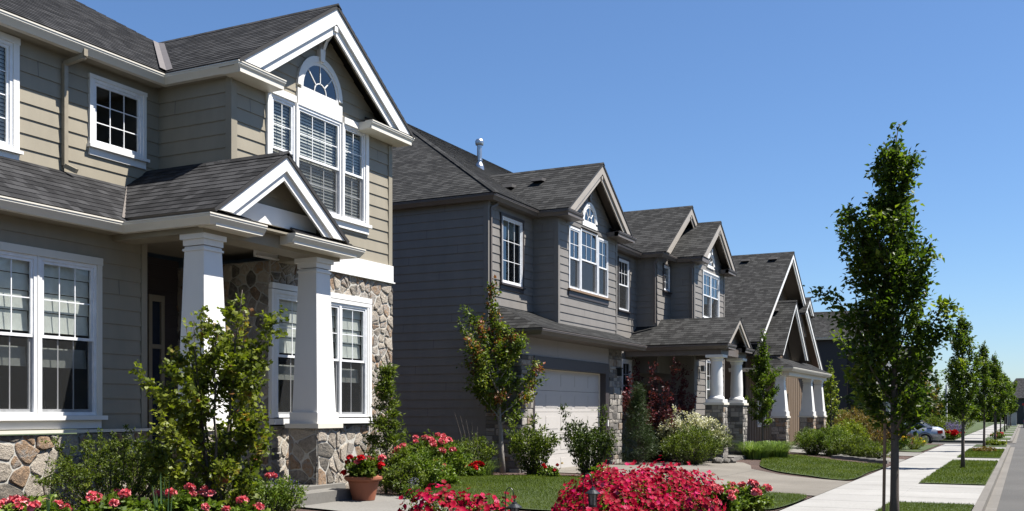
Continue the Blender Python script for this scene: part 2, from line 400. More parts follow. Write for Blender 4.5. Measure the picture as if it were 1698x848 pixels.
def sweep(mb, prof, path, mi=0, closed_ends=True):
    """prof (out, up); path list of (x,y,z); outward = right of travel"""
    P = [Vector(p) for p in path]; rings = []
    for i, p in enumerate(P):
        d0 = (P[i] - P[i - 1]) if i > 0 else (P[i + 1] - P[i]); d1 = (P[i + 1] - P[i]) if i < len(P) - 1 else d0
        r0 = Vector((d0.y, -d0.x, 0)).normalized(); r1 = Vector((d1.y, -d1.x, 0)).normalized()
        m_ = (r0 + r1); m_.normalize(); k = 1 / max(.3, m_.dot(r0))
        rings.append([p + m_ * (o * k) + Vector((0, 0, u)) for o, u in prof])
    t = random.random(); n = len(prof)
    for i in range(len(rings) - 1):
        for k in range(n):
            k2 = (k + 1) % n; mb.face([rings[i][k], rings[i + 1][k], rings[i + 1][k2], rings[i][k2]], mi, tone=t)
    mb.face(rings[0], mi); mb.face(list(reversed(rings[-1])), mi)
GUT = [(-.02, 0), (-.02, -.135), (.065, -.135), (.085, -.10), (.125, -.045), (.125, -.022), (.135, -.018), (.135, 0)]
def gutter(root, path, mat, name='gutter'):
    mb = MB(); sweep(mb, GUT, path); return mb.build(name, mat, root)

# ---- stone faces: every stone is a chamfered block
def stones(mb, fr, a0, a1, b0, b1, holes=(), size=.28, mode='field', th=.035, gap=.012):
    cells = []
    if mode == 'field':
        seeds = []; nx = max(1, round((a1 - a0) / size)); ny = max(1, round((b1 - b0) / (size * .85)))
        dx = (a1 - a0) / nx; dy = (b1 - b0) / ny
        for j in range(-1, ny + 1):
            for i in range(-1, nx + 1):
                if random.random() < .12: continue
                seeds.append((a0 + (i + .5 + random.uniform(-.48, .48)) * dx, b0 + (j + .5 + random.uniform(-.48, .48)) * dy))
                if random.random() < .32: seeds.append((a0 + (i + random.random()) * dx, b0 + (j + random.random()) * dy))
        for i, s_ in enumerate(seeds):
            cell = [(a0, b0), (a1, b0), (a1, b1), (a0, b1)]
            for j, o_ in enumerate(seeds):
                if i == j: continue
                ex, ey = o_[0] - s_[0], o_[1] - s_[1]
                if abs(ex) > size * 3 or abs(ey) > size * 3: continue
                c = (o_[0] ** 2 + o_[1] ** 2 - s_[0] ** 2 - s_[1] ** 2) / 2
                out = []; n = len(cell)
                for k in range(n):
                    p, q = cell[k], cell[(k + 1) % n]; dp = p[0] * ex + p[1] * ey - c; dq = q[0] * ex + q[1] * ey - c
                    if dp <= 0: out.append(p)
                    if (dp <= 0) != (dq <= 0):
                        t = dp / (dp - dq); out.append((p[0] + t * (q[0] - p[0]), p[1] + t * (q[1] - p[1])))
                cell = out
                if len(cell) < 3: break
            if len(cell) >= 3 and area(cell) > .002: cells.append(cell)
    else:
        b = b0
        while b < b1 - .02:
            h = min(random.choice([.10, .14, .19, .22]) * size / .28, b1 - b)
            if b1 - b - h < .06: h = b1 - b
            a = a0
            while a < a1 - .01:
                w_ = min(random.uniform(.16, .42) * size / .28, a1 - a)
                if a1 - a - w_ < .08: w_ = a1 - a
                if h > .17 and random.random() < .3:
                    m_ = h * random.uniform(.4, .6); cells.append([(a, b), (a + w_, b), (a + w_, b + m_), (a, b + m_)]); cells.append([(a, b + m_), (a + w_, b + m_), (a + w_, b + h), (a, b + h)])
                else: cells.append([(a, b), (a + w_, b), (a + w_, b + h), (a, b + h)])
                a += w_
            b += h
    for cell in cells:
        for q in cut_holes(cell, holes):
            if area(q) < .0015: continue
            if sum(q[i][0] * q[(i + 1) % len(q)][1] - q[(i + 1) % len(q)][0] * q[i][1] for i in range(len(q))) < 0: q = q[::-1]
            cx = sum(p[0] for p in q) / len(q); cy = sum(p[1] for p in q) / len(q)
            # subdivide outline and wobble it so stones look broken, not ruled
            if mode == 'field':
                w2 = []
                for k in range(len(q)):
                    p, r = q[k], q[(k + 1) % len(q)]; L = math.hypot(p[0] - r[0], p[1] - r[1])
                    c1 = (p[0] * .86 + r[0] * .14, p[1] * .86 + r[1] * .14); c2 = (p[0] * .14 + r[0] * .86, p[1] * .14 + r[1] * .86)
                    w2.append(c1)
                    if L > .12: w2.append(((p[0] + r[0]) / 2 + random.uniform(-.008, .008), (p[1] + r[1]) / 2 + random.uniform(-.008, .008)))
                    w2.append(c2)
                q = w2
            R = max(math.hypot(p[0] - cx, p[1] - cy) for p in q)
            def ins(d): 
                o_ = []
                for p in q:
                    L = math.hypot(p[0] - cx, p[1] - cy) + 1e-6; k = max(.1, 1 - d * 1.25 / L); o_.append((cx + (p[0] - cx) * k, cy + (p[1] - cy) * k))
                return o_
            t0 = th * random.uniform(.55, 1.15); tx, ty = random.uniform(-.10, .10), random.uniform(-.10, .10)
            tone = random.random(); A = ins(gap); B = ins(gap + .012)
            hh = lambda p: t0 + tx * (p[0] - cx) + ty * (p[1] - cy)
            PA = [fr.p(p[0], p[1], 0) for p in A]; PB = [fr.p(p[0], p[1], hh(p) * .8) for p in A]; PC = [fr.p(p[0], p[1], hh(p)) for p in B]
            n = len(q); C = fr.p(cx, cy, t0 * 1.12)
            for k in range(n):
                k2 = (k + 1) % n
                mb.face([PA[k], PA[k2], PB[k2], PB[k]], 0, tone=tone); mb.face([PB[k], PB[k2], PC[k2], PC[k]], 0, tone=tone)
                mb.face([PC[k], PC[k2], C], 0, tone=tone)
    for q in cut_holes([(a0, b0), (a1, b0), (a1, b1), (a0, b1)], holes):
        if sum(q[i][0] * q[(i + 1) % len(q)][1] - q[(i + 1) % len(q)][0] * q[i][1] for i in range(len(q))) < 0: q = q[::-1]
        mb.face([fr.p(a, b, th * .35) for a, b in q], 1)

# ---- windows on +X facing walls
def window(root, X, y0, y1, z0, z1, units, trim='white', tw=.09, sill=True, blinds=None, style='hung', grid=(3, 2), low_grid=(3, 2), frame='vinyl', sillmat=None, gl='glass', transom=None):
    """units: widths of sashes side by side; X = wall plane"""
    fr = MB(); fw = .045
    fr.box(X - .06, X + .03, y0, y1, z0, z0 + fw); fr.box(X - .06, X + .03, y0, y1, z1 - fw, z1)
    tot = sum(units); ys = [y0]
    for u in units: ys.append(ys[-1] + (y1 - y0) * u / tot)
    for i, yy in enumerate(ys):
        wv = fw if i in (0, len(ys) - 1) else .055
        a = yy if i == 0 else (yy - wv if i == len(ys) - 1 else yy - wv / 2)
        fr.box(X - .06, X + .031, a, a + wv, z0 + fw, z1 - fw)
    W = fr.build('window', frame, root)
    for i in range(len(units)):
        a = ys[i] + (fw if i == 0 else .0275); b = ys[i + 1] - (fw if i == len(units) - 1 else .0275)
        lo, hi = z0 + fw, z1 - fw
        mid = lo + (hi - lo) * .5; s = MB(); sw = .038
        def sash(mbs, za, zb, xo, g, mat_i=0):
            mbs.box(xo - .03, xo, a, b, za, za + sw); mbs.box(xo - .03, xo, a, b, zb - sw, zb)
            mbs.box(xo - .03, xo + .001, a, a + sw, za + sw, zb - sw); mbs.box(xo - .03, xo + .001, b - sw, b, za + sw, zb - sw)
            gy, gz = g; mw = .007
            for k in range(1, gy):
                yk = a + sw + (b - a - 2 * sw) * k / gy; mbs.box(xo - .018, xo - .010, yk - mw, yk + mw, za + sw, zb - sw)
            for k in range(1, gz):
                zk = za + sw + (zb - za - 2 * sw) * k / gz; mbs.box(xo - .019, xo - .011, a + sw, b - sw, zk - mw, zk + mw)
        gmb = MB()
        if style == 'hung':
            sash(s, mid - .02, hi, X + .016, grid); sash(s, lo, mid + .018, X - .014, low_grid)
            gmb.face([(X - .006, a + sw, mid), (X - .006, b - sw, mid), (X - .006, b - sw, hi - sw), (X - .006, a + sw, hi - sw)])
            gmb.face([(X - .036, a + sw, lo + sw), (X - .036, b - sw, lo + sw), (X - .036, b - sw, mid), (X - .036, a + sw, mid)])
            sc = MB(); sc.face([(X + .006, a + .01, lo), (X + .006, b - .01, lo), (X + .006, b - .01, mid - .02), (X + .006, a + .01, mid - .02)])
            sc.build('insect_screen', 'screen', W)
        else:
            sash(s, lo, hi, X + .012, grid)
            gmb.face([(X - .012, a + sw, lo + sw), (X - .012, b - sw, lo + sw), (X - .012, b - sw, hi - sw), (X - .012, a + sw, hi - sw)])
        s.build('sash', frame, W); gmb.build('pane', gl, W)
        if blinds:
            bl = MB()
            if blinds == 'slats':
                z = lo
                while z < hi:
                    bl.face([(X - .065, a, z), (X - .065, b, z), (X - .09, b, z + .046), (X - .09, a, z + .046)]); z += .052
                bl.build('blinds', 'blind', W)
            elif blinds == 'shade':
                zb = hi - (hi - lo) * random.uniform(.25, .4)
                bl.face([(X - .13, a, zb), (X - .13, b, zb), (X - .13, b, hi), (X - .13, a, hi)]); bl.build('shade', 'curtain', W)
            elif blinds == 'folds':
                for (f0, f1, x_) in ((.53, .66, .075), (.665, .79, .070), (.30, .43, .11), (.795, .90, .066), (.905, .995, .060)):
                    bl.prism([(X - x_, a, lo + (hi - lo) * f0), (X - x_, b, lo + (hi - lo) * f0), (X - x_ - .02, b, lo + (hi - lo) * f1), (X - x_ - .02, a, lo + (hi - lo) * f1)], (-.02, 0, 0))
                bl.build('shade', 'curtain', W)
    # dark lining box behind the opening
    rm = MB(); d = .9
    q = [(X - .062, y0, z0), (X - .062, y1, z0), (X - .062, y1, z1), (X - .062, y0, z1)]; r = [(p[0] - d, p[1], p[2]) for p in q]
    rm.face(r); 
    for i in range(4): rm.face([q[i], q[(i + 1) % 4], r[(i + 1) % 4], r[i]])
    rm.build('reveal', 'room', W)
    if tw:
        t = MB(); xo = X + .045
        t.box(X - .005, xo, y0 - tw, y0, z0, z1); t.box(X - .005, xo, y1, y1 + tw, z0, z1)
        t.box(X - .005, xo + .006, y0 - tw - .01, y1 + tw + .01, z1, z1 + tw)
        t.build('window_trim', trim, W)
    if sill:
        t = MB(); t.box(X - .005, X + .085, y0 - tw - .03, y1 + tw + .03, z0 - .045, z0 - .001)
        t.box(X - .005, X + .035, y0 - tw, y1 + tw, z0 - .15, z0 - .046); t.build('sill', sillmat or trim, W)
    return W

def arch_window(root, X, yc, z0, r, mat='white', gl='glass_sky', key=True, h0=0):
    """half round window with sun-ray muntins; z0 = spring line"""
    W = MB(); n = 18
    def ring(ri, ro, xa, xb, mi=0):
        for k in range(n):
            a0, a1 = pi * k / n, pi * (k + 1) / n
            W.prism([(xb, yc + ri * cos(a0), z0 + ri * sin(a0)), (xb, yc + ro * cos(a0), z0 + ro * sin(a0)), (xb, yc + ro * cos(a1), z0 + ro * sin(a1)), (xb, yc + ri * cos(a1), z0 + ri * sin(a1))], (xa - xb, 0, 0), mi)
    ring(r, r + .10, X + .002, X + .05); ring(r - .05, r, X + .002, X + .035)
    W.box(X + .002, X + .036, yc - r, yc + r, z0 - .06, z0)
    ring(r * .30, r * .30 + .016, X + .027, X + .036)
    for a in (pi * .25, pi * .5, pi * .75):
        c0, s0 = cos(a), sin(a); rr = (r * .3, r - .04); tt = .008
        W.prism([(X + .036, yc + rr[0] * c0 - tt * s0, z0 + rr[0] * s0 + tt * c0), (X + .036, yc + rr[0] * c0 + tt * s0, z0 + rr[0] * s0 - tt * c0),
                 (X + .036, yc + rr[1] * c0 + tt * s0, z0 + rr[1] * s0 - tt * c0), (X + .036, yc + rr[1] * c0 - tt * s0, z0 + rr[1] * s0 + tt * c0)], (-.01, 0, 0))
    if key: W.prism([(X + .09, yc - .05, z0 + r + .02), (X + .09, yc + .05, z0 + r + .02), (X + .09, yc + .07, z0 + r + .22), (X + .09, yc - .07, z0 + r + .22)], (-.085, 0, 0))
    if h0: 
        W.box(X + .002, X + .044, yc - r - .10, yc + r + .10, z0 - h0, z0 - .06)
    o = W.build('arched_window', mat, root)
    g = MB(); bk = MB()
    pts = [(X + .026, yc + (r - .04) * cos(pi * k / n), z0 + (r - .04) * sin(pi * k / n)) for k in range(n + 1)]
    g.face(pts); g.build('pane', gl, o); bk.face([(p[0] - .006, p[1], p[2]) for p in pts]); bk.build('backing', 'room', o)
    return o

def gable_roof(root, xf, xw, xb, yL, yR, zL, zR, zA, roofmat='shingle', rake='white', rd=.26, soffit='cream', yA=None, hipcap=True, inner=True, bracket=False, pieces=None):
    yc = (yL + yR) / 2 if yA is None else yA
    mb = MB()
    roof_plane(mb, [(xf, yL, zL), (xf, yc, zA), (xb, yc, zA), (xb, yL, zL)])
    roof_plane(mb, [(xf, yR, zR), (xf, yc, zA), (xb, yc, zA), (xb, yR, zR)])
    if hipcap:
        mb.prism([(xf + .01, yc - .1, zA - .055), (xf + .01, yc, zA + .022), (xf + .01, yc + .1, zA - .055), (xf + .01, yc, zA - .01)], (xb - xf, 0, 0), 0)
    R = mb.build('roof', [roofmat, 'drip'], root)
    for sgn, ye, ze in ((-1, yL, zL), (1, yR, zR)):
        k = MB()
        c1 = clip([(ye, ze - .055), (yc, zA - .055), (yc, zA - .055 - rd * 1.2), (ye, ze - .055 - rd * 1.2)], 1, ze + .004, False)
        k.prism([(xf - .02, a_, b_) for a_, b_ in c1], (-.04, 0, 0))
        c2 = clip([(ye, ze - .06 - rd), (yc, zA - .06 - rd), (yc, zA - .09 - rd * 1.75), (ye, ze - .09 - rd * 1.75)], 1, ze + .004, False)
        if inner: k.prism([(xf - .062, a_, b_) for a_, b_ in c2], (-.035, 0, 0))
        k.build('rake_board', rake, root)
        s = MB(); s.prism([(xf - .1, ye, ze - .066), (xf - .1, yc, zA - .066), (xf - .1, yc, zA - .085), (xf - .1, ye, ze - .085)], (xw - xf + .08, 0, 0)); s.build('soffit', soffit, root)
    if bracket:
        b = MB(); z_ = zA - .35; b.box(xw, xf - .03, yc - .045, yc + .045, z_ - .09, z_)
        b.box(xw, xw + .07, yc - .045, yc + .045, z_ - .42, z_ - .09)
        b.prism([(xf - .08, yc - .035, z_ - .09), (xf - .16, yc - .035, z_ - .09), (xw + .07, yc - .035, z_ - .40), (xw + .07, yc - .035, z_ - .30)], (0, .07, 0))
        b.build('bracket', rake, root)
    return R
def eave_return(root, xf, xw, ya, yb, z, mat, capmat='shingle'):
    """boxed return of the eave on a gable front between ya and yb: soffit box and a small shingled top"""
    b = MB(); b.box(xw, xf, min(ya, yb), max(ya, yb), z - .155, z - .13); 
    b.prism([(xf, ya, z - .13), (xf, yb, z - .13), (xf, yb, z - .02), (xf, ya, z - .02)], (xw - xf, 0, 0))
    o = b.build('eave_return', mat, root)
    r = MB(); roof_plane(r, [(xf + .02, ya, z), (xf + .02, yb, z), (xw - .01, max(ya, yb) - .27 if yb > ya else yb, z + .15), (xw - .01, ya + .27, z + .15)], .02); r.build('return_roof', [capmat, 'drip'], root)
def tapered_column(root, x, y, zb, zt, wb, wt, mat='white', name='column', round_=False):
    m_ = MB()
    def sq(z, w_): return [Vector((x - w_ / 2, y - w_ / 2, z)), Vector((x + w_ / 2, y - w_ / 2, z)), Vector((x + w_ / 2, y + w_ / 2, z)), Vector((x - w_ / 2, y + w_ / 2, z))]
    if round_:
        m_.lathe((x, y, 0), [(.01, zb + .1), (wb / 2 + .04, zb + .1), (wb / 2 + .045, zb + .15), (wb / 2, zb + .2), (wb / 2, zb + (zt - zb) * .35), (wt / 2, zt - .2), (wt / 2 + .03, zt - .17), (wt / 2 + .03, zt - .12), (wt / 2 + .07, zt - .08), (.01, zt - .08)], 32)
        m_.box(x - wb / 2 - .07, x + wb / 2 + .07, y - wb / 2 - .07, y + wb / 2 + .07, zb, zb + .1); m_.box(x - wt / 2 - .1, x + wt / 2 + .1, y - wt / 2 - .1, y + wt / 2 + .1, zt - .08, zt)
        return m_.build(name, mat, root, smooth=False)
    A, B = sq(zb + .16, wb), sq(zt - .16, wt)
    for i in range(4):
        j = (i + 1) % 4; m_.face([A[i], A[j], B[j], B[i]])
    m_.box(x - wb / 2 - .03, x + wb / 2 + .03, y - wb / 2 - .03, y + wb / 2 + .03, zb, zb + .17)
    m_.box(x - wt / 2 - .02, x + wt / 2 + .02, y - wt / 2 - .02, y + wt / 2 + .02, zt - .22, zt - .19)
    m_.box(x - wt / 2 - .015, x + wt / 2 + .015, y - wt / 2 - .015, y + wt / 2 + .015, zt - .15, zt - .07)
    m_.box(x - wt / 2 - .045, x + wt / 2 + .045, y - wt / 2 - .045, y + wt / 2 + .045, zt - .07, zt)
    return m_.build(name, mat, root)
def stone_pier(root, x, y, z0, z1, w_, mats=('stone', 'mortar'), mode='block', size=.28):
    m_ = MB(); h = w_ / 2 - .03
    stones(m_, FX(x + h), y - h - .03, y + h + .03, z0, z1, (), size, mode); stones(m_, FNY(y - h), x - h - .03, x + h + .03, z0, z1, (), size, mode)
    stones(m_, FPY(y + h), -x - h - .03, -x + h + .03, z0, z1, (), size, mode)
    fb = Frame((x - h, 0, 0), (0, -1, 0), (0, 0, 1)); stones(m_, fb, -y - h - .03, -y + h + .03, z0, z1, (), size, mode)
    o = m_.build('pier', list(mats), root)
    c = MB(); c.box(x - w_ / 2 - .035, x + w_ / 2 + .035, y - w_ / 2 - .035, y + w_ / 2 + .035, z1, z1 + .07); c.build('pier_cap', 'cream', root)
    return o
def wall(root, fr, poly, mat, holes=(), exposure=.2, lip=.015, base=.0, name='wall'):
    m_ = MB(); lap(m_, fr, poly, holes, exposure, lip, base); return m_.build(name, [mat, 'dark_trim'], root)
def rect(a0, a1, b0, b1): return [(a0, b0), (a1, b0), (a1, b1), (a0, b1)]
def board(root, boxes, mat, name='trim_board'):
    if name == 'corner_board' and len(boxes) > 1: return [board(root, [b], mat, name) for b in boxes][0]
    m_ = MB()
    for b in boxes: m_.box(*b)
    return m_.build(name, mat, root)
def pipe(root, pts, mat, r=.035, name='downspout'):
    m_ = MB()
    for i in range(len(pts) - 1):
        a, b = Vector(pts[i]), Vector(pts[i + 1]); m_.tube([a, b], r, 4)
    return m_.build(name, mat, root)

# ------------------------------------------------------------------ ground
def gh(x, y):
    t = max(0., min(1., (-3.75 - x) / 5.2)); t = t * t * (3 - 2 * t)
    k = .33 if y < 15 else (.33 - (y - 15) / 14 * .17 if y < 29 else .16)
    return k * t if x < 0 else 0
def sheet(name, poly, off, mat, step=.6, kind='structure', label=None, cat=None, flat=None):
    mb = MB(); x0 = min(p[0] for p in poly); x1 = max(p[0] for p in poly); y0 = min(p[1] for p in poly); y1 = max(p[1] for p in poly)
    i = x0
    while i < x1 - 1e-6:
        col = clip(clip(poly, 0, i, False), 0, min(i + step, x1), True)
        j = y0
        while col and j < y1 - 1e-6:
            q = clip(clip(col, 1, j, False), 1, min(j + step, y1), True)
            if len(q) > 2 and area(q) > 1e-5:
                if sum(q[a][0] * q[(a + 1) % len(q)][1] - q[(a + 1) % len(q)][0] * q[a][1] for a in range(len(q))) < 0: q = q[::-1]
                mb.face([(p[0], p[1], (gh(*p) if flat is None else flat) + off) for p in q])
            j += step
        i += step
    o = mb.build(name, mat, None, weld=True); o['kind'] = kind
    if label: o['label'] = label
    if cat: o['category'] = cat
    return o
def curve(pts, n=8):
    """closed Catmull-Rom outline"""
    out = []; m_ = len(pts)
    for i in range(m_):
        p0, p1, p2, p3 = (Vector(pts[(i + k - 1) % m_]) for k in range(4))
        for k in range(n):
            t = k / n
            out.append(tuple(.5 * ((2 * p1) + (p2 - p0) * t + (2 * p0 - 5 * p1 + 4 * p2 - p3) * t * t + (3 * p1 - p0 - 3 * p2 + p3) * t ** 3)))
    return out
sheet('terrain', [(-900, -900), (900, -900), (900, 900), (-900, 900)], -.17, 'terrain', 100, flat=0)
sheet('garden_soil', [(-30, -2), (-3.72, -2), (-3.72, 57.4), (-30, 57.4)], -.012, 'soil', .75)
sheet('far_garden_soil', [(-30, 64.2), (-3.72, 64.2), (-3.72, 150), (-30, 150)], -.012, 'lawn', 2.5)
sheet('street', [(-.50, -60), (8.4, -60), (8.4, 156), (-.50, 156)], -.135, 'asphalt', 6, flat=0)
sheet('side_street', [(-26, 57.6), (-.4, 57.6), (-.4, 64.0), (-26, 64.0)], -.131, 'asphalt', 3, flat=0)
def slab(name, boxes, mat, kind='structure'):
    m_ = MB()
    for b in boxes: m_.box(*b)
    o = m_.build(name, mat); o['kind'] = kind; return o
slab('sidewalk', [(-3.66, -2.2, -10, 56.9, -.16, 0), (-3.66, -2.2, 64.7, 150, -.16, 0)], 'walk')
cross = [(-2.2, -.8, a, b, -.16, -.003) for a, b in ((-10, 3), (9.5, 12.2), (19.9, 25.2), (37.7, 40.0), (49.8, 52.6), (56.2, 56.9), (64.7, 66.5), (72.5, 76.5), (84.5, 87), (95, 98), (106, 109), (117, 120), (131, 134))]
slab('driveway_crossing', cross, 'walk')
slab('kerb', [(-.798, -.65, -10, 56.4, -.16, -.004), (-.798, -.65, 65.2, 150, -.16, -.004),
              (8.42, 8.57, -60, 150, -.16, -.004)], 'kerb')
slab('gutter_pan', [(-.648, -.46, -10, 57.2, -.16, -.122), (-.648, -.46, 64.4, 150, -.16, -.122)], 'kerb')
# rounded kerb returns into the side street
m_ = MB()
for k in range(6):
    a0, a1 = pi / 2 * k / 6, pi / 2 * (k + 1) / 6
    for (cx, cy, s_) in ((-1.6, 56.4, 1), (-1.6, 65.2, -1)):
        o_, i_ = .95, .80
        m_.prism([(cx + i_ * cos(a0), cy + s_ * i_ * sin(a0), -.16), (cx + o_ * cos(a0), cy + s_ * o_ * sin(a0), -.16), (cx + o_ * cos(a1), cy + s_ * o_ * sin(a1), -.16), (cx + i_ * cos(a1), cy + s_ * i_ * sin(a1), -.16)], (0, 0, .155))
m_.box(-26, -1.6, 57.2, 57.35, -.16, -.006); m_.box(-26, -1.6, 64.25, 64.4, -.16, -.006)
o = m_.build('kerb_return', 'kerb'); o['kind'] = 'structure'
slab('far_sidewalk', [(9.2, 10.7, -60, 150, -.16, -.01)], 'walk')
# driveways and walks
drv2 = [(-3.66, 20.6), (-3.66, 25.2), (-4.6, 25.7), (-5.6, 26.3), (-6.6, 27.6), (-7.0, 29.2), (-7.5, 30.4), (-8.1, 30.6), (-8.9, 30.3), (-9.3, 28.2), (-9.6, 26.9), (-10.6, 26.6), (-10.6, 21.6), (-6.5, 21.2), (-5, 20.8)]
sheet('driveway', drv2, .006, 'aggregate')
sheet('front_walk', curve([(-9.9, 13.3), (-8.6, 13.5), (-7.6, 12.9), (-6.4, 12.4), (-5.0, 11.9), (-3.66, 11.6), (-3.66, 10.2), (-5.4, 10.5), (-7.2, 11.1), (-9.0, 11.3), (-9.9, 11.6)]), .012, 'concrete')
sheet('far_driveway', [(-3.66, 35.5), (-3.66, 37.4), (-6.0, 40.5), (-8.2, 41.5), (-8.2, 39.0), (-6.5, 38.0), (-5.0, 36.0)], .010, 'concrete')
sheet('sedan_driveway', [(-3.66, 40.6), (-3.66, 44.2), (-10, 44.2), (-10, 40.6)], .008, 'concrete')
# lawns
lawn_a = curve([(-8.6, 13.9), (-9.9, 15.0), (-10.55, 17.0), (-10.3, 18.7), (-9.0, 19.7), (-7.0, 19.9), (-5.6, 19.3), (-5.0, 17.5), (-5.3, 15.5), (-6.2, 14.0), (-7.4, 13.4)])
lawn_b = curve([(-3.78, 17.4), (-3.78, 20.3), (-4.6, 20.6), (-5.3, 20.2), (-5.0, 18.7), (-4.4, 17.6)])
lawn_c = curve([(-3.80, 25.6), (-4.9, 26.4), (-5.8, 27.2), (-6.6, 28.8), (-7.0, 30.4), (-7.4, 32.4), (-7.6, 34.8), (-7.2, 36.4), (-6.0, 35.2), (-4.9, 34.0), (-3.80, 33.0), (-3.76, 29)])
lawns = [('lawn', lawn_a, .022), ('lawn', lawn_b, .022), ('lawn', lawn_c, .024)]
for a, b in ((3.2, 9.3), (12.3, 19.75), (25.3, 37.6), (40.1, 49.7), (52.7, 56.1), (66.6, 72.4), (76.6, 84.4), (87.1, 94.9), (98.1, 105.9), (109.1, 116.9), (120.1, 130.9)):
    lawns.append(('verge_lawn', [(-2.19, a), (-.805, a), (-.805, b), (-2.19, b)], .016))
for nm, pl, off in lawns:
    sheet(nm, pl, off, 'lawn', .7 if nm == 'lawn' else 2)
sheet('lawn', [(-3.8, 44.6), (-3.8, 55), (-6.5, 52), (-7.5, 46)], .016, 'lawn')

# ------------------------------------------------------------------ house 1 : tan house with stone
H1 = thing('tan_house', (-13, 11, .3), 'tan lap-sided two-storey house with cream gables, fieldstone veneer and columned porch, nearest on the left', 'house')
T = 'tan_siding'
# stone ground floor under the gable
X1 = -10.5
sw = [(12.62, 15.16, 1.56, 3.50)]
m_ = MB(); stones(m_, FX(X1), 12.56, 15.99, .2, 4.02, [(12.52, 15.26, 1.42, 3.6)], .205); 
stones(m_, FNY(12.56), -12.4, -10.48, .45, 4.0, (), .21); stones(m_, FPY(15.97), 10.48, 12.0, .2, 4.02, (), .3)
m_.build('stone_veneer', ['stone', 'mortar'], H1)
m_ = MB(); stones(m_, FX(-11.17), 2, 10.72, .2, 1.36, (), .36, 'field', .05); stones(m_, FPY(10.69), 11.2, 12.4, .3, 1.36, (), .3); m_.build('stone_veneer', ['stone', 'mortar'], H1)
window(H1, X1 + .02, 12.66, 13.50, 1.56, 3.50, [1], 'white', .06, False, 'folds', grid=(2, 2), low_grid=(2, 1))
window(H1, X1 + .02, 13.56, 15.12, 1.56, 3.50, [1, 1], 'white', .06, False, 'folds', grid=(2, 2), low_grid=(2, 1))
board(H1, [(X1, X1 + .11, 12.54, 15.25, 1.45, 1.54), (X1, X1 + .075, 12.54, 15.25, 3.57, 3.66), (X1, X1 + .08, 13.515, 13.545, 1.56, 3.56), (X1, X1 + .07, 12.53, 12.59, 1.55, 3.56), (X1, X1 + .07, 15.19, 15.25, 1.55, 3.56)], 'white', 'window_surround')
board(H1, [(X1 - .01, X1 + .045, 12.2, 15.985, 4.04, 4.34), (X1 - .01, X1 + .075, 12.2, 16.0, 4.015, 4.038), (-12, X1 - .01, 15.95, 15.985, 4.04, 4.34)], 'white', 'band_board')
# upper gable block
poly = [(11.7, 4.34), (15.95, 4.34), (15.95, 6.62), (13.825, 8.07), (11.7, 6.62)]
gw = (12.49, 15.17, 4.97, 6.62)
wall(H1, FX(X1), poly, T, [(12.55, 13.17, 4.97, 6.60), (13.17, 14.42, 4.97, 6.60), (14.42, 15.12, 4.97, 6.60)], .205, .016, 4.34)
wall(H1, FNY(11.7), rect(-12, X1, 4.3, 6.7), T, (), .205, .016, 4.34)
wall(H1, FPY(15.95), rect(10.5, 18, 4.3, 6.7), T, (), .205, .016, 4.34)
wall(H1, FPY(15.95), rect(10.5, 18, .1, 4.3), T, (), .205, .016, 4.34)
board(H1, [(X1 - .09, X1 + .026, 11.674, 11.70, 4.2, 6.62), (X1, X1 + .026, 11.7, 11.80, 4.2, 6.55), (X1, X1 + .026, 15.86, 15.95, 4.34, 6.55), (X1 - .09, X1 + .026, 15.951, 15.976, 4.34, 6.6)], T, 'corner_board')
for (a, b, u) in ((12.55, 13.15, [1]), (13.20, 14.39, [1]), (14.44, 15.10, [1])):
    window(H1, X1, a, b, 4.97, 6.60, u, 'white', 0, False, 'slats', grid=(2 if b - a < .8 else 3, 2), low_grid=(2 if b - a < .8 else 3, 2))
board(H1, [(X1, X1 + .05, 12.46, 12.545, 4.9, 6.6), (X1, X1 + .055, 13.155, 13.195, 4.97, 6.6), (X1, X1 + .055, 14.395, 14.435, 4.97, 6.6), (X1, X1 + .05, 15.105, 15.19, 4.9, 6.6),
           (X1, X1 + .058, 12.44, 13.15, 6.602, 6.71), (X1, X1 + .058, 14.45, 15.21, 6.602, 6.71), (X1, X1 + .09, 12.42, 15.23, 4.915, 4.968), (X1, X1 + .048, 12.46, 15.19, 4.80, 4.914)], 'white', 'window_surround')
arch_window(H1, X1, 13.80, 6.93, .50, 'white', 'glass_sky', True, .33)
# gable roof over the block
gable_roof(H1, -10.13, X1, -15.2, 11.46, 16.2, 6.75, 6.75, 8.36, 'shingle', 'white', .22, 'tan_siding', bracket=True)
eave_return(H1, -10.17, X1, 11.52, 12.50, 6.74, 'cream'); eave_return(H1, -10.17, X1, 14.86, 16.16, 6.74, 'cream')
gutter(H1, [(-11.70, 1.0, 6.73), (-11.70, 11.58, 6.73), (-10.27, 11.58, 6.73), (-10.27, 12.52, 6.73)], 'cream')
gutter(H1, [(-10.27, 14.84, 6.73), (-10.27, 16.08, 6.73), (-17, 16.08, 6.73)], 'cream')
board(H1, [(-11.72, -10.5, 11.6, 11.7, 6.60, 6.62), (-12, -11.72, 1, 11.6, 6.60, 6.62)], 'tan_siding', 'soffit')
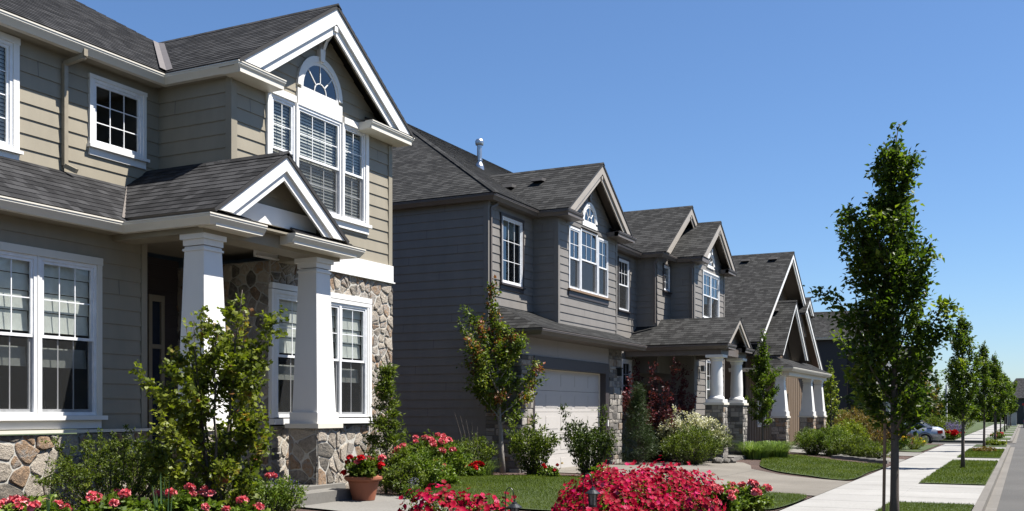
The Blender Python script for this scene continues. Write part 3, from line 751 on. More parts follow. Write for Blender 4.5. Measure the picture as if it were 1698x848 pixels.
# main block
XM = -11.95
wall(H1, FX(XM), rect(1.5, 11.7, 4.9, 6.65), T, [(10.42, 11.36, 5.47, 6.42), (7.9, 9.13, 5.10, 6.50)], .205, .016, 4.34)
window(H1, XM, 10.42, 11.36, 5.47, 6.42, [1], 'white', .055, True, None, 'fixed', (3, 3), sillmat='white')
window(H1, XM, 7.9, 9.13, 5.10, 6.50, [1, 1], 'white', .09, True, 'slats', 'fixed', (2, 4), sillmat='white', gl='glass')
m_ = MB(); s_ = .62; zr = 6.75; R_ = 5.6
A_ = (-11.58, 1.0, zr); B_ = (-11.58, 16.8, zr)
roof_plane(m_, [(-11.58, 0, zr), (-11.58, 16.8, zr), (-11.58 - R_, 16.8 - R_, zr + s_ * R_), (-11.58 - R_, 0, zr + s_ * R_)])
roof_plane(m_, [(-11.58, 16.8, zr), (-11.58 - R_, 16.8 - R_, zr + s_ * R_), (-11.58 - 2 * R_, 16.8, zr)])
roof_plane(m_, [(-11.58 - 2 * R_, 16.8, zr), (-11.58 - R_, 16.8 - R_, zr + s_ * R_), (-11.58 - R_, 0, zr + s_ * R_), (-11.58 - 2 * R_, 0, zr)])
m_.build('roof', ['shingle', 'drip'], H1)
wall(H1, FNY(1.5), rect(-22, -11.2, .1, 6.7), T); board(H1, [(-22.2, -22.1, 1.5, 15.9, .1, 6.7)], T, 'rear_wall')
# valley flashing between the two roofs
def valley(root, a, b, w_=.09, mat='flash', lift=.03):
    a, b = Vector(a), Vector(b); d = (b - a).normalized(); s1 = Vector((0, 0, 1)).cross(d).normalized()
    m_ = MB()
    for sg in (-1, 1):
        e = s1 * sg * w_ + Vector((0, 0, w_ * .38)); l_ = Vector((0, 0, lift))
        m_.face([a + l_, b + l_, b + e + l_, a + e + l_])
        m_.face([a + e + l_, b + e + l_, b + e, a + e])
    m_.build('valley_flashing', mat, root)
valley(H1, (-11.56, 11.47, 6.76), (-14.1, 13.80, 8.33))
valley(H1, (-10.80, 10.02, 4.215), (-11.93, 11.15, 4.99), .07, 'flash', .025)
pipe(H1, [(-11.62, 10.02, 6.66), (-11.62, 10.02, 6.56), (-11.90, 9.93, 6.47), (-11.90, 9.93, 5.06), (-11.75, 10.0, 4.98)], 'brown_pipe', .045)
# lower left front
XL = -11.2
wall(H1, FX(XL), rect(1.5, 10.7, 1.42, 4.2), T, [(8.93, 9.83, 1.60, 3.62), (7.94, 8.90, 1.60, 3.62), (6.3, 7.94, 1.6, 3.62)], .205, .016, 1.42)
window(H1, XL, 8.93, 9.83, 1.60, 3.62, [1], T, 0, False, 'folds', grid=(3, 2), low_grid=(3, 1))
window(H1, XL, 7.94, 8.90, 1.60, 3.62, [1], T, 0, False, 'folds', grid=(3, 2), low_grid=(3, 1))
window(H1, XL, 6.9, 7.88, 1.60, 3.62, [1], T, 0, False, 'folds', grid=(3, 2), low_grid=(3, 1))
board(H1, [(XL, XL + .05, 9.83, 9.91, 1.58, 3.62), (XL, XL + .056, 6.82, 9.92, 3.621, 3.72)], 'cream', 'window_surround')
board(H1, [(XL, XL + .04, 8.902, 8.928, 1.6, 3.62), (XL, XL + .04, 7.882, 7.938, 1.6, 3.62), (XL, XL + .10, 6.8, 9.96, 1.54, 1.598), (XL, XL + .045, 6.82, 9.90, 1.43, 1.538)], 'white', 'sill')
board(H1, [(XL - .05, XL + .10, 1.5, 10.75, 1.375, 1.415)], 'cream', 'water_table')
board(H1, [(XL, XL + .026, 10.62, 10.7, 1.42, 4.1), (XL - .1, XL + .026, 10.701, 10.725, 1.42, 4.1)], T, 'corner_board')
wall(H1, FPY(10.7), rect(11.2, 12.4, 1.42, 4.1), T)
m_ = MB(); roof_plane(m_, [(-10.78, .5, 4.2), (-10.78, 10.0, 4.2), (-11.97, 11.2, 5.01), (-11.97, .5, 5.01)]); m_.build('roof', ['shingle', 'drip'], H1)
board(H1, [(-11.2, -10.85, 1, 10.05, 4.06, 4.08)], 'tan_siding', 'soffit')
# porch
gable_roof(H1, -9.25, -9.6, -12.0, 10.0, 12.92, 4.25, 4.25, 5.29, 'shingle', 'white', .17, 'tan_siding')
gutter(H1, [(-10.9, .5, 4.19), (-10.9, 10.05, 4.19), (-9.38, 10.05, 4.19), (-9.38, 11.02, 4.19)], 'cream')
gutter(H1, [(-9.38, 11.62, 4.19), (-9.38, 13.22, 4.19), (-10.49, 13.22, 4.19)], 'cream')
eave_return(H1, -9.3, -9.6, 10.08, 10.98, 4.20, 'cream'); eave_return(H1, -9.3, -9.6, 11.66, 13.18, 4.20, 'cream')
m_ = MB(); roof_plane(m_, [(-9.3, 12.85, 4.26), (-9.3, 13.2, 4.2), (-10.5, 13.2, 4.2), (-10.5, 12.85, 4.26)]); m_.build('return_roof', ['shingle', 'drip'], H1)
wall(H1, FX(-9.62), [(10.2, 4.3), (12.75, 4.3), (11.46, 5.2)], T, (), .205, .012)
board(H1, [(-9.60, -9.56, 10.5, 12.5, 4.30, 4.56)], 'white', 'frieze_board')
board(H1, [(-9.98, -9.56, 10.12, 13.10, 3.99, 4.17), (-12.3, -9.98, 10.12, 10.5, 3.99, 4.17), (-10.5, -9.98, 12.7, 13.08, 3.99, 4.17)], T, 'porch_beam')
board(H1, [(-12.4, -9.4, 10.06, 13.15, 4.172, 4.20)], 'tan_siding', 'porch_ceiling')
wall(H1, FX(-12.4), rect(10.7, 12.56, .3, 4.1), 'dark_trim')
board(H1, [(-12.39, -12.34, 11.02, 11.85, .5, 2.65)], 'door', 'front_door')
board(H1, [(-12.385, -12.32, 10.94, 11.01, .5, 2.72), (-12.385, -12.32, 11.86, 11.93, .5, 3.5), (-12.385, -12.32, 12.12, 12.19, .5, 3.5), (-12.385, -12.32, 11.931, 12.119, 3.4, 3.5), (-12.385, -12.32, 11.931, 12.119, 2.65, 2.72), (-12.385, -12.32, 11.931, 12.119, .5, .62)], 'tan_siding', 'door_frame')
m_ = MB(); m_.box(-12.37, -12.355, 11.931, 12.119, .62, 2.65); m_.box(-12.37, -12.355, 11.931, 12.119, 2.72, 3.4); m_.build('sidelight', 'car_glass', H1)
board(H1, [(-12.4, -9.38, 10.72, 13.0, .25, .55)], 'concrete', 'porch_floor')
board(H1, [(-9.38, -8.98, 11.2, 12.62, .2, .50)], 'concrete', 'step')
for yy in (10.36, 12.74):
    stone_pier(H1, -9.78, yy, .3, 1.40, .56, mode='field', size=.24)
    tapered_column(H1, -9.78, yy, 1.47, 3.99, .47, .335, 'white')

# ------------------------------------------------------------------ house 2 : taupe house with garage
H2 = thing('taupe_house', (-13, 28, .2), 'taupe-grey lap-sided house with white garage door, two front gables and round-columned porch', 'house')
T = 'taupe_siding'; TT = 'taupe_trim'; DT = 'dark_trim'
wall(H2, FNY(21.3), rect(-25, -11.3, -.1, 6.7), T, (), .205, .016, .1)
wall(H2, FX(-11.3), rect(21.3, 23.77, 3.5, 6.7), T, [(21.98, 23.1, 4.76, 6.38)], .205, .016, .1)
window(H2, -11.3, 21.98, 23.1, 4.76, 6.38, [1], DT, .07, True, 'shade', 'fixed', (3, 3), sillmat=DT, gl='glass_sky')
board(H2, [(-11.3, -11.272, 21.3, 21.4, 3.5, 6.6), (-11.4, -11.272, 21.272, 21.299, 2.5, 6.6)], T, 'corner_board')
# gable block
X2 = -10.6
poly = [(23.77, 3.7), (27.95, 3.7), (27.95, 6.62), (25.86, 8.07), (23.77, 6.62)]
wall(H2, FX(X2), poly, T, [(24.44, 27.2, 4.86, 6.48)], .205, .016, .1)
wall(H2, FNY(23.77), rect(-11.4, X2, 3.7, 6.7), T, (), .205, .016, .1); wall(H2, FPY(27.95), rect(10.6, 11.4, 3.7, 6.7), T, (), .205, .016, .1)
board(H2, [(X2, X2 + .026, 23.77, 23.86, 3.8, 6.55), (X2 - .09, X2 + .026, 23.744, 23.769, 3.8, 6.55), (X2, X2 + .026, 27.86, 27.95, 3.8, 6.55)], T, 'corner_board')
board(H2, [(X2, X2 + .03, 24.3, 27.35, 6.53, 6.62)], T, 'window_head')
window(H2, X2, 24.44, 25.18, 4.86, 6.48, [1], DT, 0, False, None, grid=(2, 2), low_grid=(1, 1), gl='glass_sky')
window(H2, X2, 25.22, 26.42, 4.86, 6.58, [1], DT, 0, False, None, grid=(3, 2), low_grid=(1, 1), gl='glass_sky')
window(H2, X2, 26.46, 27.2, 4.86, 6.48, [1], DT, 0, False, None, grid=(2, 2), low_grid=(1, 1), gl='glass_sky')
board(H2, [(X2, X2 + .085, 24.36, 27.28, 4.80, 4.855)], 'wood', 'sill'); board(H2, [(X2, X2 + .04, 24.4, 27.24, 4.66, 4.80)], DT, 'sill_apron')
arch_window(H2, X2, 25.83, 6.80, .42, 'white', 'glass_sky', False, .16)
board(H2, [(X2, X2 + .07, 25.77, 25.89, 7.36, 7.55)], T, 'keystone')
gable_roof(H2, -10.18, X2, -14.5, 23.5, 28.2, 6.75, 6.75, 8.36, 'shingle_b', 'taupe_rake', .20, TT, bracket=True)
eave_return(H2, -10.22, X2, 23.56, 24.5, 6.74, TT, 'shingle_b'); eave_return(H2, -10.22, X2, 27.1, 28.45, 6.74, TT, 'shingle_b')
gutter(H2, [(-19, 21.18, 6.73), (-11.13, 21.18, 6.73), (-11.13, 23.63, 6.73), (-10.32, 23.63, 6.73), (-10.32, 24.5, 6.73)], TT)
gutter(H2, [(-10.32, 27.1, 6.73), (-10.32, 28.4, 6.73), (-11.13, 28.4, 6.73), (-11.13, 31.4, 6.73), (-10.4, 31.4, 6.73), (-10.4, 32.86, 6.73), (-9.6, 32.86, 6.73), (-9.6, 33.6, 6.73)], TT)
board(H2, [(-11.3, -11.15, 21.2, 23.77, 6.60, 6.62), (-11.3, -11.15, 27.95, 31.6, 6.60, 6.62), (-25, -11.3, 21.2, 21.3, 6.60, 6.62)], TT, 'soffit')
# main roof
m_ = MB(); s_ = .60; e = -10.98; y_ = 21.05; K = 8.0; zr = 6.75
roof_plane(m_, [(e, y_, zr), (e, 38, zr), (e - K, 38, zr + s_ * K), (e - K, y_ + K, zr + s_ * K)])
roof_plane(m_, [(e, y_, zr), (e - K, y_ + K, zr + s_ * K), (e - 2 * K, y_, zr)])
roof_plane(m_, [(e - 2 * K, y_, zr), (e - K, y_ + K, zr + s_ * K), (e - K, 38, zr + s_ * K), (e - 2 * K, 38, zr)])
m_.prism([(e + .02, y_ - .12, zr - .03), (e + .02, y_ - .02, zr + .035), (e + .12, y_ - .0, zr - .03)], (-K, K, s_ * K), 0)
m_.build('roof', ['shingle_b', 'drip'], H2)
# flue and vents
m_ = MB(); m_.lathe((-14.9, 27.55, 0), [(.16, 8.9), (.13, 9.15), (.075, 9.26), (.075, 9.30), (.09, 9.31), (.09, 9.34), (.075, 9.35), (.075, 9.78), (.12, 9.79), (.13, 9.84), (.13, 9.91), (.10, 9.96), (.0, 9.98)], 20)
m_.build('flue_pipe', 'metal', H2)
def roof_vent(root, x, y, z, mat='drip', dx=0):
    m_ = MB(); m_.prism([(x - .17, y - .2, z - .05), (x + .17, y - .2, z - .05), (x + .14, y - .1, z + .05), (x - .14, y - .1, z + .05)], (0, .42, .03)); return m_.build('roof_vent', mat, root)
gz = lambda y: 8.36 - (25.85 - y) * .68
for (vx, vy) in ((-12.55, 24.9), (-11.75, 25.1)): roof_vent(H2, vx, vy, gz(vy) + .05)
pipe(H2, [(-11.18, 21.55, 6.66), (-11.18, 21.55, 6.56), (-11.26, 21.38, 6.46), (-11.26, 21.38, 4.3)], TT, .04)
# right recess
wall(H2, FX(-11.3), rect(27.95, 33.0, .1, 6.7), T, [(29.9, 30.84, 4.82, 6.42), (30.25, 31.0, 1.7, 3.25)], .205, .016, .1)
window(H2, -11.3, 29.9, 30.84, 4.82, 6.42, [1], DT, .05, True, None, grid=(3, 2), low_grid=(1, 1), gl='glass_sky', sillmat=DT)
window(H2, -11.3, 30.25, 31.0, 1.7, 3.25, [1], 'white', .05, True, None, grid=(2, 2), low_grid=(2, 1), gl='glass')
board(H2, [(-11.29, -11.25, 27.95, 31.6, 3.72, 3.98)], TT, 'band_board')
# block A and block B
poly = [(31.6, 2.9), (36.8, 2.9), (36.8, 6.62), (34.2, 8.4), (31.6, 6.62)]
wall(H2, FX(-10.6), poly, T, [(32.2, 32.86, 5.62, 6.46)], .205, .016, .1)
wall(H2, FNY(31.6), rect(-11.4, -10.6, 2.9, 6.7), T, (), .205, .016, .1)
window(H2, -10.6, 32.2, 32.86, 5.62, 6.46, [1], DT, .05, True, None, 'fixed', (3, 3), sillmat=DT)
gable_roof(H2, -10.2, -10.6, -16.5, 31.3, 37.1, 6.75, 6.75, 8.70, 'shingle_b', 'taupe_rake', .20, TT, bracket=True)
XB = -9.8
poly = [(33.0, .1), (36.8, .1), (36.8, 6.62), (34.9, 7.95), (33.0, 6.62)]
wall(H2, FX(XB), poly, T, [(34.0, 36.0, 4.86, 6.42), (34.42, 35.3, 1.42, 3.42)], .205, .016, .1)
wall(H2, FNY(33.0), rect(-11.4, XB, .1, 6.7), T, (), .205, .016, .1); wall(H2, FPY(36.8), rect(9.8, 24, .1, 6.7), T, (), .205, .016, .1)
board(H2, [(XB, XB + .026, 33.0, 33.1, .1, 6.6), (XB - .1, XB + .026, 32.974, 32.999, .1, 6.6), (XB, XB + .026, 36.7, 36.8, .1, 6.6)], T, 'corner_board')
window(H2, XB, 34.0, 36.0, 4.86, 6.42, [1, 1], 'white', .05, True, None, grid=(2, 2), low_grid=(1, 1), gl='glass_sky', sillmat='white')
window(H2, XB, 34.42, 35.3, 1.42, 3.42, [1], 'white', .07, True, None, grid=(2, 2), low_grid=(1, 1), gl='glass')
arch_window(H2, XB, 34.95, 6.72, .36, 'white', 'glass_sky', True, .1)
gable_roof(H2, -9.4, XB, -13.5, 32.72, 37.08, 6.75, 6.75, 8.22, 'shingle_b', 'taupe_rake', .20, TT, bracket=True)
eave_return(H2, -9.44, XB, 32.78, 33.6, 6.74, TT, 'shingle_b'); eave_return(H2, -9.44, XB, 36.1, 37.1, 6.74, TT, 'shingle_b')
gutter(H2, [(-9.54, 36.1, 6.73), (-9.54, 37.0, 6.73), (-14, 37.0, 6.73)], TT)
for (a, b) in (((-11.2, 28.45), 27.99), ((-10.66, 31.52), 31.55), ((-9.86, 32.95), 32.95)):
    x_, y_ = a; pipe(H2, [(x_ + .1, y_ - .05, 6.66), (x_ + .1, y_ - .05, 6.5), (x_ + .02, y_ - .05, 6.4), (x_ + .02, y_ - .05, 4.5)], TT, .045)
# garage
XG = -10.4
gd = (21.88, 26.42, .1, 2.66)
wall(H2, FX(XG), rect(21.2, 27.8, 2.98, 3.55), 'panel', (), .6, .002)
m_ = MB(); stones(m_, FX(XG), 21.2, 21.86, -.1, 2.98, (), .26, 'block'); stones(m_, FX(XG), 26.80, 27.8, -.1, 3.5, (), .26, 'block')
stones(m_, FNY(21.2), -11.3, -10.37, -.1, 3.5, (), .26, 'block'); stones(m_, FPY(27.8), 10.4, 11.3, -.1, 3.5, (), .26, 'block')
m_.build('stone_veneer', ['grey_stone', 'dark_mortar'], H2)
board(H2, [(XG - .18, XG + .05, 21.86, 26.72, 2.70, 2.97), (XG - .18, XG + .05, 26.46, 26.72, -.05, 2.699), (XG - .18, XG + .03, 21.84, 21.94, -.05, 2.699)], DT, 'garage_frame')
m_ = MB(); n_ = 4; z0, z1 = .06, 2.70; rows = [(z0 + (z1 - z0) * k / 5, z0 + (z1 - z0) * (k + 1) / 5) for k in range(5)]
xg = XG - .15
for (a, b) in rows:
    m_.box(xg - .04, xg, 21.94, 26.46, a + .004, b - .004)
    for k in range(5):
        y0 = 21.94 + 4.52 * k / 5 + .07; y1 = 21.94 + 4.52 * (k + 1) / 5 - .07
        m_.prism([(xg + .001, y0, a + .09), (xg + .001, y1, a + .09), (xg + .001, y1, b - .09), (xg + .001, y0, b - .09)], (.001, 0, 0))
        m_.prism([(xg + .002, y0 + .02, a + .11), (xg + .002, y1 - .02, a + .11), (xg + .002, y1 - .02, b - .11), (xg + .002, y0 + .02, b - .11)], (.005, 0, 0))
m_.build('garage_door', 'garage', H2)
board(H2, [(XG - .149, XG - .12, 21.95, 26.44, 2.672, 2.698), (XG - .149, XG - .12, 26.434, 26.458, .05, 2.671)], 'cream', 'door_seal')
board(H2, [(XG + .05, XG + .075, 26.56, 26.62, 1.25, 1.42)], 'white', 'keypad')
gR = FX(-11.3)
m_ = MB()
roof_plane(m_, [(-9.72, 20.93, 3.55), (-9.72, 28.05, 3.55), (-11.32, 28.05, 4.19), (-11.32, 21.9, 4.19)])
roof_plane(m_, [(-9.72, 20.93, 3.55), (-11.32, 21.9, 4.19), (-11.32, 20.93, 3.55)])
roof_plane(m_, [(-9.72, 28.05, 3.55), (-11.32, 28.05, 4.19), (-11.32, 28.06, 4.19)][:3]) if False else None
m_.build('skirt_roof', ['shingle_b', 'drip'], H2)
gutter(H2, [(-11.3, 21.02, 3.53), (-9.82, 21.02, 3.53), (-9.82, 28.0, 3.53)], TT)
board(H2, [(-11.3, -9.84, 21.03, 28.0, 3.40, 3.42), (-11.3, -9.75, 28.0, 28.03, 3.40, 3.55)], TT, 'soffit')
m_ = MB(); m_.prism([(-9.72, 28.03, 3.5), (-11.3, 28.03, 3.5), (-11.3, 28.03, 4.16)], (0, -.03, 0)); m_.build('roof_end', TT, H2)
m_ = MB(); m_.box(-10.33, -10.21, 27.28, 27.38, 2.66, 2.86); m_.prism([(-10.36, 27.25, 2.86), (-10.18, 27.25, 2.86), (-10.18, 27.41, 2.86), (-10.36, 27.41, 2.86)], (0, 0, .03)); m_.build('wall_lantern', 'black_metal', H2)
# entry door
board(H2, [(-11.29, -11.24, 31.95, 32.8, .3, 2.5)], 'door', 'front_door'); board(H2, [(-11.29, -11.23, 31.87, 31.948, .3, 2.58), (-11.29, -11.23, 32.802, 32.88, .3, 2.58), (-11.29, -11.23, 31.949, 32.801, 2.502, 2.58)], T, 'door_frame')
# porch
gable_roof(H2, -7.98, -8.3, -11.5, 30.45, 33.5, 3.72, 3.72, 4.62, 'shingle_b', 'taupe_rake', .13, TT)
eave_return(H2, -7.98, -8.3, 30.5, 31.35, 3.70, TT, 'shingle_b'); eave_return(H2, -7.98, -8.3, 32.6, 33.5, 3.70, TT, 'shingle_b')
m_ = MB(); roof_plane(m_, [(-8.02, 28.9, 3.62), (-8.02, 30.6, 3.75), (-11.3, 30.6, 3.75), (-11.3, 28.9, 3.62)]) if False else None
gutter(H2, [(-11.2, 30.42, 3.68), (-8.08, 30.42, 3.68), (-8.08, 31.35, 3.68)], TT); gutter(H2, [(-8.08, 32.6, 3.68), (-8.08, 33.55, 3.68), (-9.75, 33.55, 3.68)], TT)
wall(H2, FX(-8.32), [(30.7, 3.75), (33.3, 3.75), (32.0, 4.5)], T); board(H2, [(-8.6, -8.2, 30.5, 33.5, 3.38, 3.60), (-11.3, -8.6, 30.5, 30.8, 3.38, 3.60), (-9.8, -8.6, 33.2, 33.5, 3.38, 3.60), (-11.3, -8.2, 30.5, 33.5, 3.602, 3.62)], TT, 'porch_beam')
for (x_, y_) in ((-8.42, 30.75), (-8.42, 33.2)):
    stone_pier(H2, x_, y_, -.1, 1.86, .56, ('grey_stone', 'dark_mortar'), 'block', .24); tapered_column(H2, x_, y_, 1.93, 3.38, .40, .34, 'white', round_=True)
board(H2, [(-11.3, -8.6, 30.9, 33.1, .0, .32), (-8.6, -8.0, 31.2, 32.9, .0, .26)], 'concrete', 'porch_floor')
m_ = MB(); m_.box(-9.74, -9.62, 33.6, 33.72, 3.0, 3.2); m_.build('wall_lantern', 'metal', H2)
board(H2, [(-13.4, -13.0, 21.18, 21.3, .75, 1.15)], TT, 'meter_box')
board(H2, [(-25, -24.9, 21.3, 36.8, -.1, 6.7)], T, 'rear_wall')

# ------------------------------------------------------------------ house 3 : brown board and batten gables
H3 = thing('brown_gabled_house', (-13, 44, .1), 'steep-roofed house with brown board gables, white trim and tapered white columns, third from the left', 'house')
T = 'brown_board'
def battens(root, X, poly, mat):
    m_ = MB(); y = min(p[0] for p in poly) + .1; mx = max(p[0] for p in poly)
    m_.face([(X, a, b) for a, b in poly])
    while y < mx:
        c_ = clip(clip(poly, 0, y - .02, False), 0, y + .02, True)
        if area(c_) > 1e-4: m_.prism([(X, a, b) for a, b in c_], (.018, 0, 0))
        y += .42
    return m_.build('gable_wall', mat, root)
gable_roof(H3, -8.6, -9.35, -20, 37.3, 50.5, 4.2, 3.55, 8.30, 'shingle_b', 'white', .18, 'taupe_trim', yA=43.4)
battens(H3, -9.35, [(38.2, .1), (49.6, .1), (49.6, 4.1), (43.4, 8.1), (38.2, 4.6)], T)
gable_roof(H3, -8.0, -8.65, -12, 38.3, 43.5, 3.75, 3.75, 6.0, 'shingle_b', 'white', .15, 'taupe_trim')
battens(H3, -8.65, [(38.7, 3.5), (43.1, 3.5), (40.9, 5.75)], T)
gable_roof(H3, -8.5, -8.85, -11, 45.4, 47.6, 5.95, 5.95, 6.7, 'shingle_b', 'white', .14, 'taupe_trim')
battens(H3, -8.85, [(45.6, 5), (47.4, 5), (47.4, 5.9), (46.5, 6.45), (45.6, 5.9)], T)
wall(H3, FNY(38.2), rect(-20, -9.9, .1, 4.5), T, (), .2); wall(H3, FPY(49.6), rect(9, 20, .1, 4.2), T, (), .2)
m_ = MB(); roof_plane(m_, [(-7.55, 37.9, 3.28), (-7.55, 46.2, 3.28), (-8.45, 46.2, 3.72), (-8.45, 38.4, 3.72)]); roof_plane(m_, [(-7.55, 37.9, 3.28), (-8.45, 38.4, 3.72), (-9.0, 38.4, 3.72), (-9.0, 37.9, 3.28)]); m_.build('skirt_roof', ['shingle_b', 'drip'], H3)
gutter(H3, [(-9.9, 37.95, 3.27), (-7.65, 37.95, 3.27), (-7.65, 46.1, 3.27)], 'cream')
board(H3, [(-9, -7.7, 37.95, 46.1, 3.12, 3.14), (-7.95, -7.72, 38.1, 46.0, 2.98, 3.118)], 'cream', 'porch_beam')
for (x_, y_) in ((-8.1, 38.35), (-7.95, 42.9), (-7.95, 45.3)):
    stone_pier(H3, x_, y_, -.1, 1.42, .56, ('stone', 'dark_mortar'), 'block', .24); tapered_column(H3, x_, y_, 1.49, 2.98, .50, .30, 'white')
window(H3, -9.33, 43.6, 44.9, 1.2, 2.9, [1, 1], 'white', .08, True, None, grid=(2, 2), low_grid=(1, 1))
window(H3, -9.33, 40.0, 41.2, 1.2, 2.6, [1], 'white', .08, True, None, grid=(2, 2), low_grid=(1, 1))
board(H3, [(-9.0, -7.6, 41.9, 46, .0, .2)], 'concrete', 'porch_floor')
for (vx, vy) in ((-10.5, 42.9), (-9.35, 42.9)): roof_vent(H3, vx, vy, 8.3 - .67 * (43.4 - vy) + .04)
roof_vent(H3, -8.75, 40.4, 5.62)

# ------------------------------------------------------------------ houses farther along
def simple_house(name, label, xf, y0, y1, ze, zr, siding, trim='cream', gables=((.3, .55),), win=True, depth=14, roofm='shingle_b', roof_axis='x', mir=1):
    h = thing(name, (xf - 6, (y0 + y1) / 2, 0), label, 'house')
    wall(h, FX(xf), rect(y0, y1, -.1, ze), siding, (), .2); wall(h, FNY(y0), rect(xf - depth, xf, -.1, ze), siding, (), .2); wall(h, FPY(y1), rect(-xf, -xf + depth, -.1, ze), siding, (), .2)
    board(h, [(xf - depth - .1, xf - depth, y0, y1, -.1, ze)], siding, 'rear_wall')
    m_ = MB(); o_ = .4; D = depth / 2 + o_; a = xf + o_; K = min(D, (y1 - y0) / 2 + o_ - .3); s_ = (zr - ze) / D
    zt = ze + s_ * K
    roof_plane(m_, [(a, y0 - o_, ze), (a, y1 + o_, ze), (a - K, y1 + o_ - K, zt), (a - K, y0 - o_ + K, zt)])
    roof_plane(m_, [(a, y0 - o_, ze), (a - K, y0 - o_ + K, zt), (a - 2 * D + K, y0 - o_ + K, zt), (a - 2 * D, y0 - o_, ze)])
    roof_plane(m_, [(a, y1 + o_, ze), (a - K, y1 + o_ - K, zt), (a - 2 * D + K, y1 + o_ - K, zt), (a - 2 * D, y1 + o_, ze)])
    roof_plane(m_, [(a - 2 * D, y0 - o_, ze), (a - 2 * D, y1 + o_, ze), (a - 2 * D + K, y1 + o_ - K, zt), (a - 2 * D + K, y0 - o_ + K, zt)])
    m_.build('roof', [roofm, 'drip'], h)
    gutter(h, [(a - 2 * D + .1, y0 - o_ + .1, ze - .01), (a - .1, y0 - o_ + .1, ze - .01), (a - .1, y1 + o_ - .1, ze - .01)], trim)
    L = y1 - y0
    for (f, wd) in gables:
        ya = y0 + L * f; yb = ya + L * wd; c_ = (ya + yb) / 2; za = ze + .68 * (yb - ya) / 2
        gable_roof(h, xf + .9, xf + .5, xf - 4, ya, yb, ze, ze, za, roofm, trim, .18, trim)
        wall(h, FX(xf + .5), [(ya + .3, -.1), (yb - .3, -.1), (yb - .3, ze - .1), (c_, za - .3), (ya + .3, ze - .1)], siding); wall(h, FNY(ya + .3), rect(xf - .1, xf + .5, -.1, ze), siding); wall(h, FPY(yb - .3), rect(-xf - .5, -xf, -.1, ze), siding)
        if win:
            window(h, xf + .52, c_ - .8, c_ + .8, ze - 1.9, ze - .5, [1, 1], 'white', .08, True, None, grid=(2, 2), low_grid=(1, 1))
            board(h, [(xf + .5, xf + .56, c_ - 1.2, c_ + 1.2, .05, 2.3)], 'garage', 'garage_door')
    m_ = MB(); roof_plane(m_, [(xf + 1.3, y0 + .2, 3.0), (xf + 1.3, y1 - .2, 3.0), (xf - .02, y1 - .2, 3.5), (xf - .02, y0 + .2, 3.5)]); m_.build('skirt_roof', [roofm, 'drip'], h)
    gutter(h, [(xf + 1.2, y0 + .2, 2.98), (xf + 1.2, y1 - .2, 2.98)], trim)
    return h
h4 = simple_house('dark_house', 'dark-walled two-storey house with grey roof behind the street tree crown, beyond the brown gables', -9.7, 65, 77, 6.2, 9.1, 'dark_siding', gables=((.0, .45),))
wall(h4, FX(-9.2), rect(65.2, 67.2, 4.6, 6.1), 'pale_siding')  # sunlit piece of the dark front; its light is put into the paler colour
for vy in (-12.0, -14.5): roof_vent(h4, vy, 66.5, 7.0)
simple_house('pale_house', 'pale grey house with gabled porch half hidden by the street trees', -10, 81, 93, 6.0, 8.8, 'panel', gables=((.1, .4), (.6, .35)))
simple_house('pale_house', 'distant cream-trimmed house seen between street tree crowns, farthest in the left row', -10, 98, 111, 6.0, 8.8, 'tan_siding', gables=((.1, .4),))
simple_house('pale_house', 'distant taupe house deep behind the last street trees on the left', -10, 116, 129, 6.0, 8.8, 'taupe_siding', gables=((.1, .4),))
he = thing('end_house', (6, 172, 0), 'wide grey-roofed house closing the far end of the street', 'house')
wall(he, FNY(165), rect(-2.6, 16, -.1, 3.6), 'dark_siding')
m_ = MB(); roof_plane(m_, [(-3.2, 164.5, 3.6), (16.5, 164.5, 3.6), (13, 169, 6.6), (-1.2, 169, 6.6)]); roof_plane(m_, [(-3.2, 164.5, 3.6), (-1.2, 169, 6.6), (-3.2, 174, 3.6)]); roof_plane(m_, [(16.5, 164.5, 3.6), (13, 169, 6.6), (16.5, 174, 3.6)]); roof_plane(m_, [(-3.2, 174, 3.6), (16.5, 174, 3.6), (13, 169, 6.6), (-1.2, 169, 6.6)])
m_.build('roof', ['shingle', 'drip'], he); wall(he, FPY(173.5), rect(-16, 2.6, -.1, 3.6), 'dark_siding')
board(he, [(-2.65, -2.6, 165, 173.5, -.1, 3.6), (16, 16.05, 165, 173.5, -.1, 3.6)], 'dark_siding', 'wall')
board(he, [(-.4, 1.4, 164.94, 165, 2.55, 2.85)], 'lens_red', 'awning'); board(he, [(-.3, 1.3, 164.94, 165, 1.4, 2.5)], 'car_glass', 'window'); board(he, [(2.2, 5.2, 164.94, 165, .0, 2.3)], 'vinyl', 'garage_door')

# houses on the other side of the street (mirrored fronts, behind the camera's right shoulder)
for i, (yc, sd_, lb) in enumerate([(-14, 'tan_siding', 'tan house across the street, behind the camera'), (2, 'taupe_siding', 'taupe house across the street, level with the camera'), (18, 'pale_siding', 'pale house across the street, opposite the driveway'),
                               (34, 'panel', 'grey-beige house across the street, opposite the brown gables'), (50, 'tan_siding', 'tan house across the street near the side street'), (72, 'taupe_siding', 'taupe house across the street past the side street'), (90, 'pale_siding', 'pale house across the street deep in the row'), (108, 'tan_siding', 'tan house across the street at the far end')]):
    h = simple_house('house', lb, -10, yc - 6, yc + 6, 6.2, 9.4, sd_, gables=((.1, .4),)); h.location = (19.5, yc, 0); h.rotation_euler = (0, 0, pi)

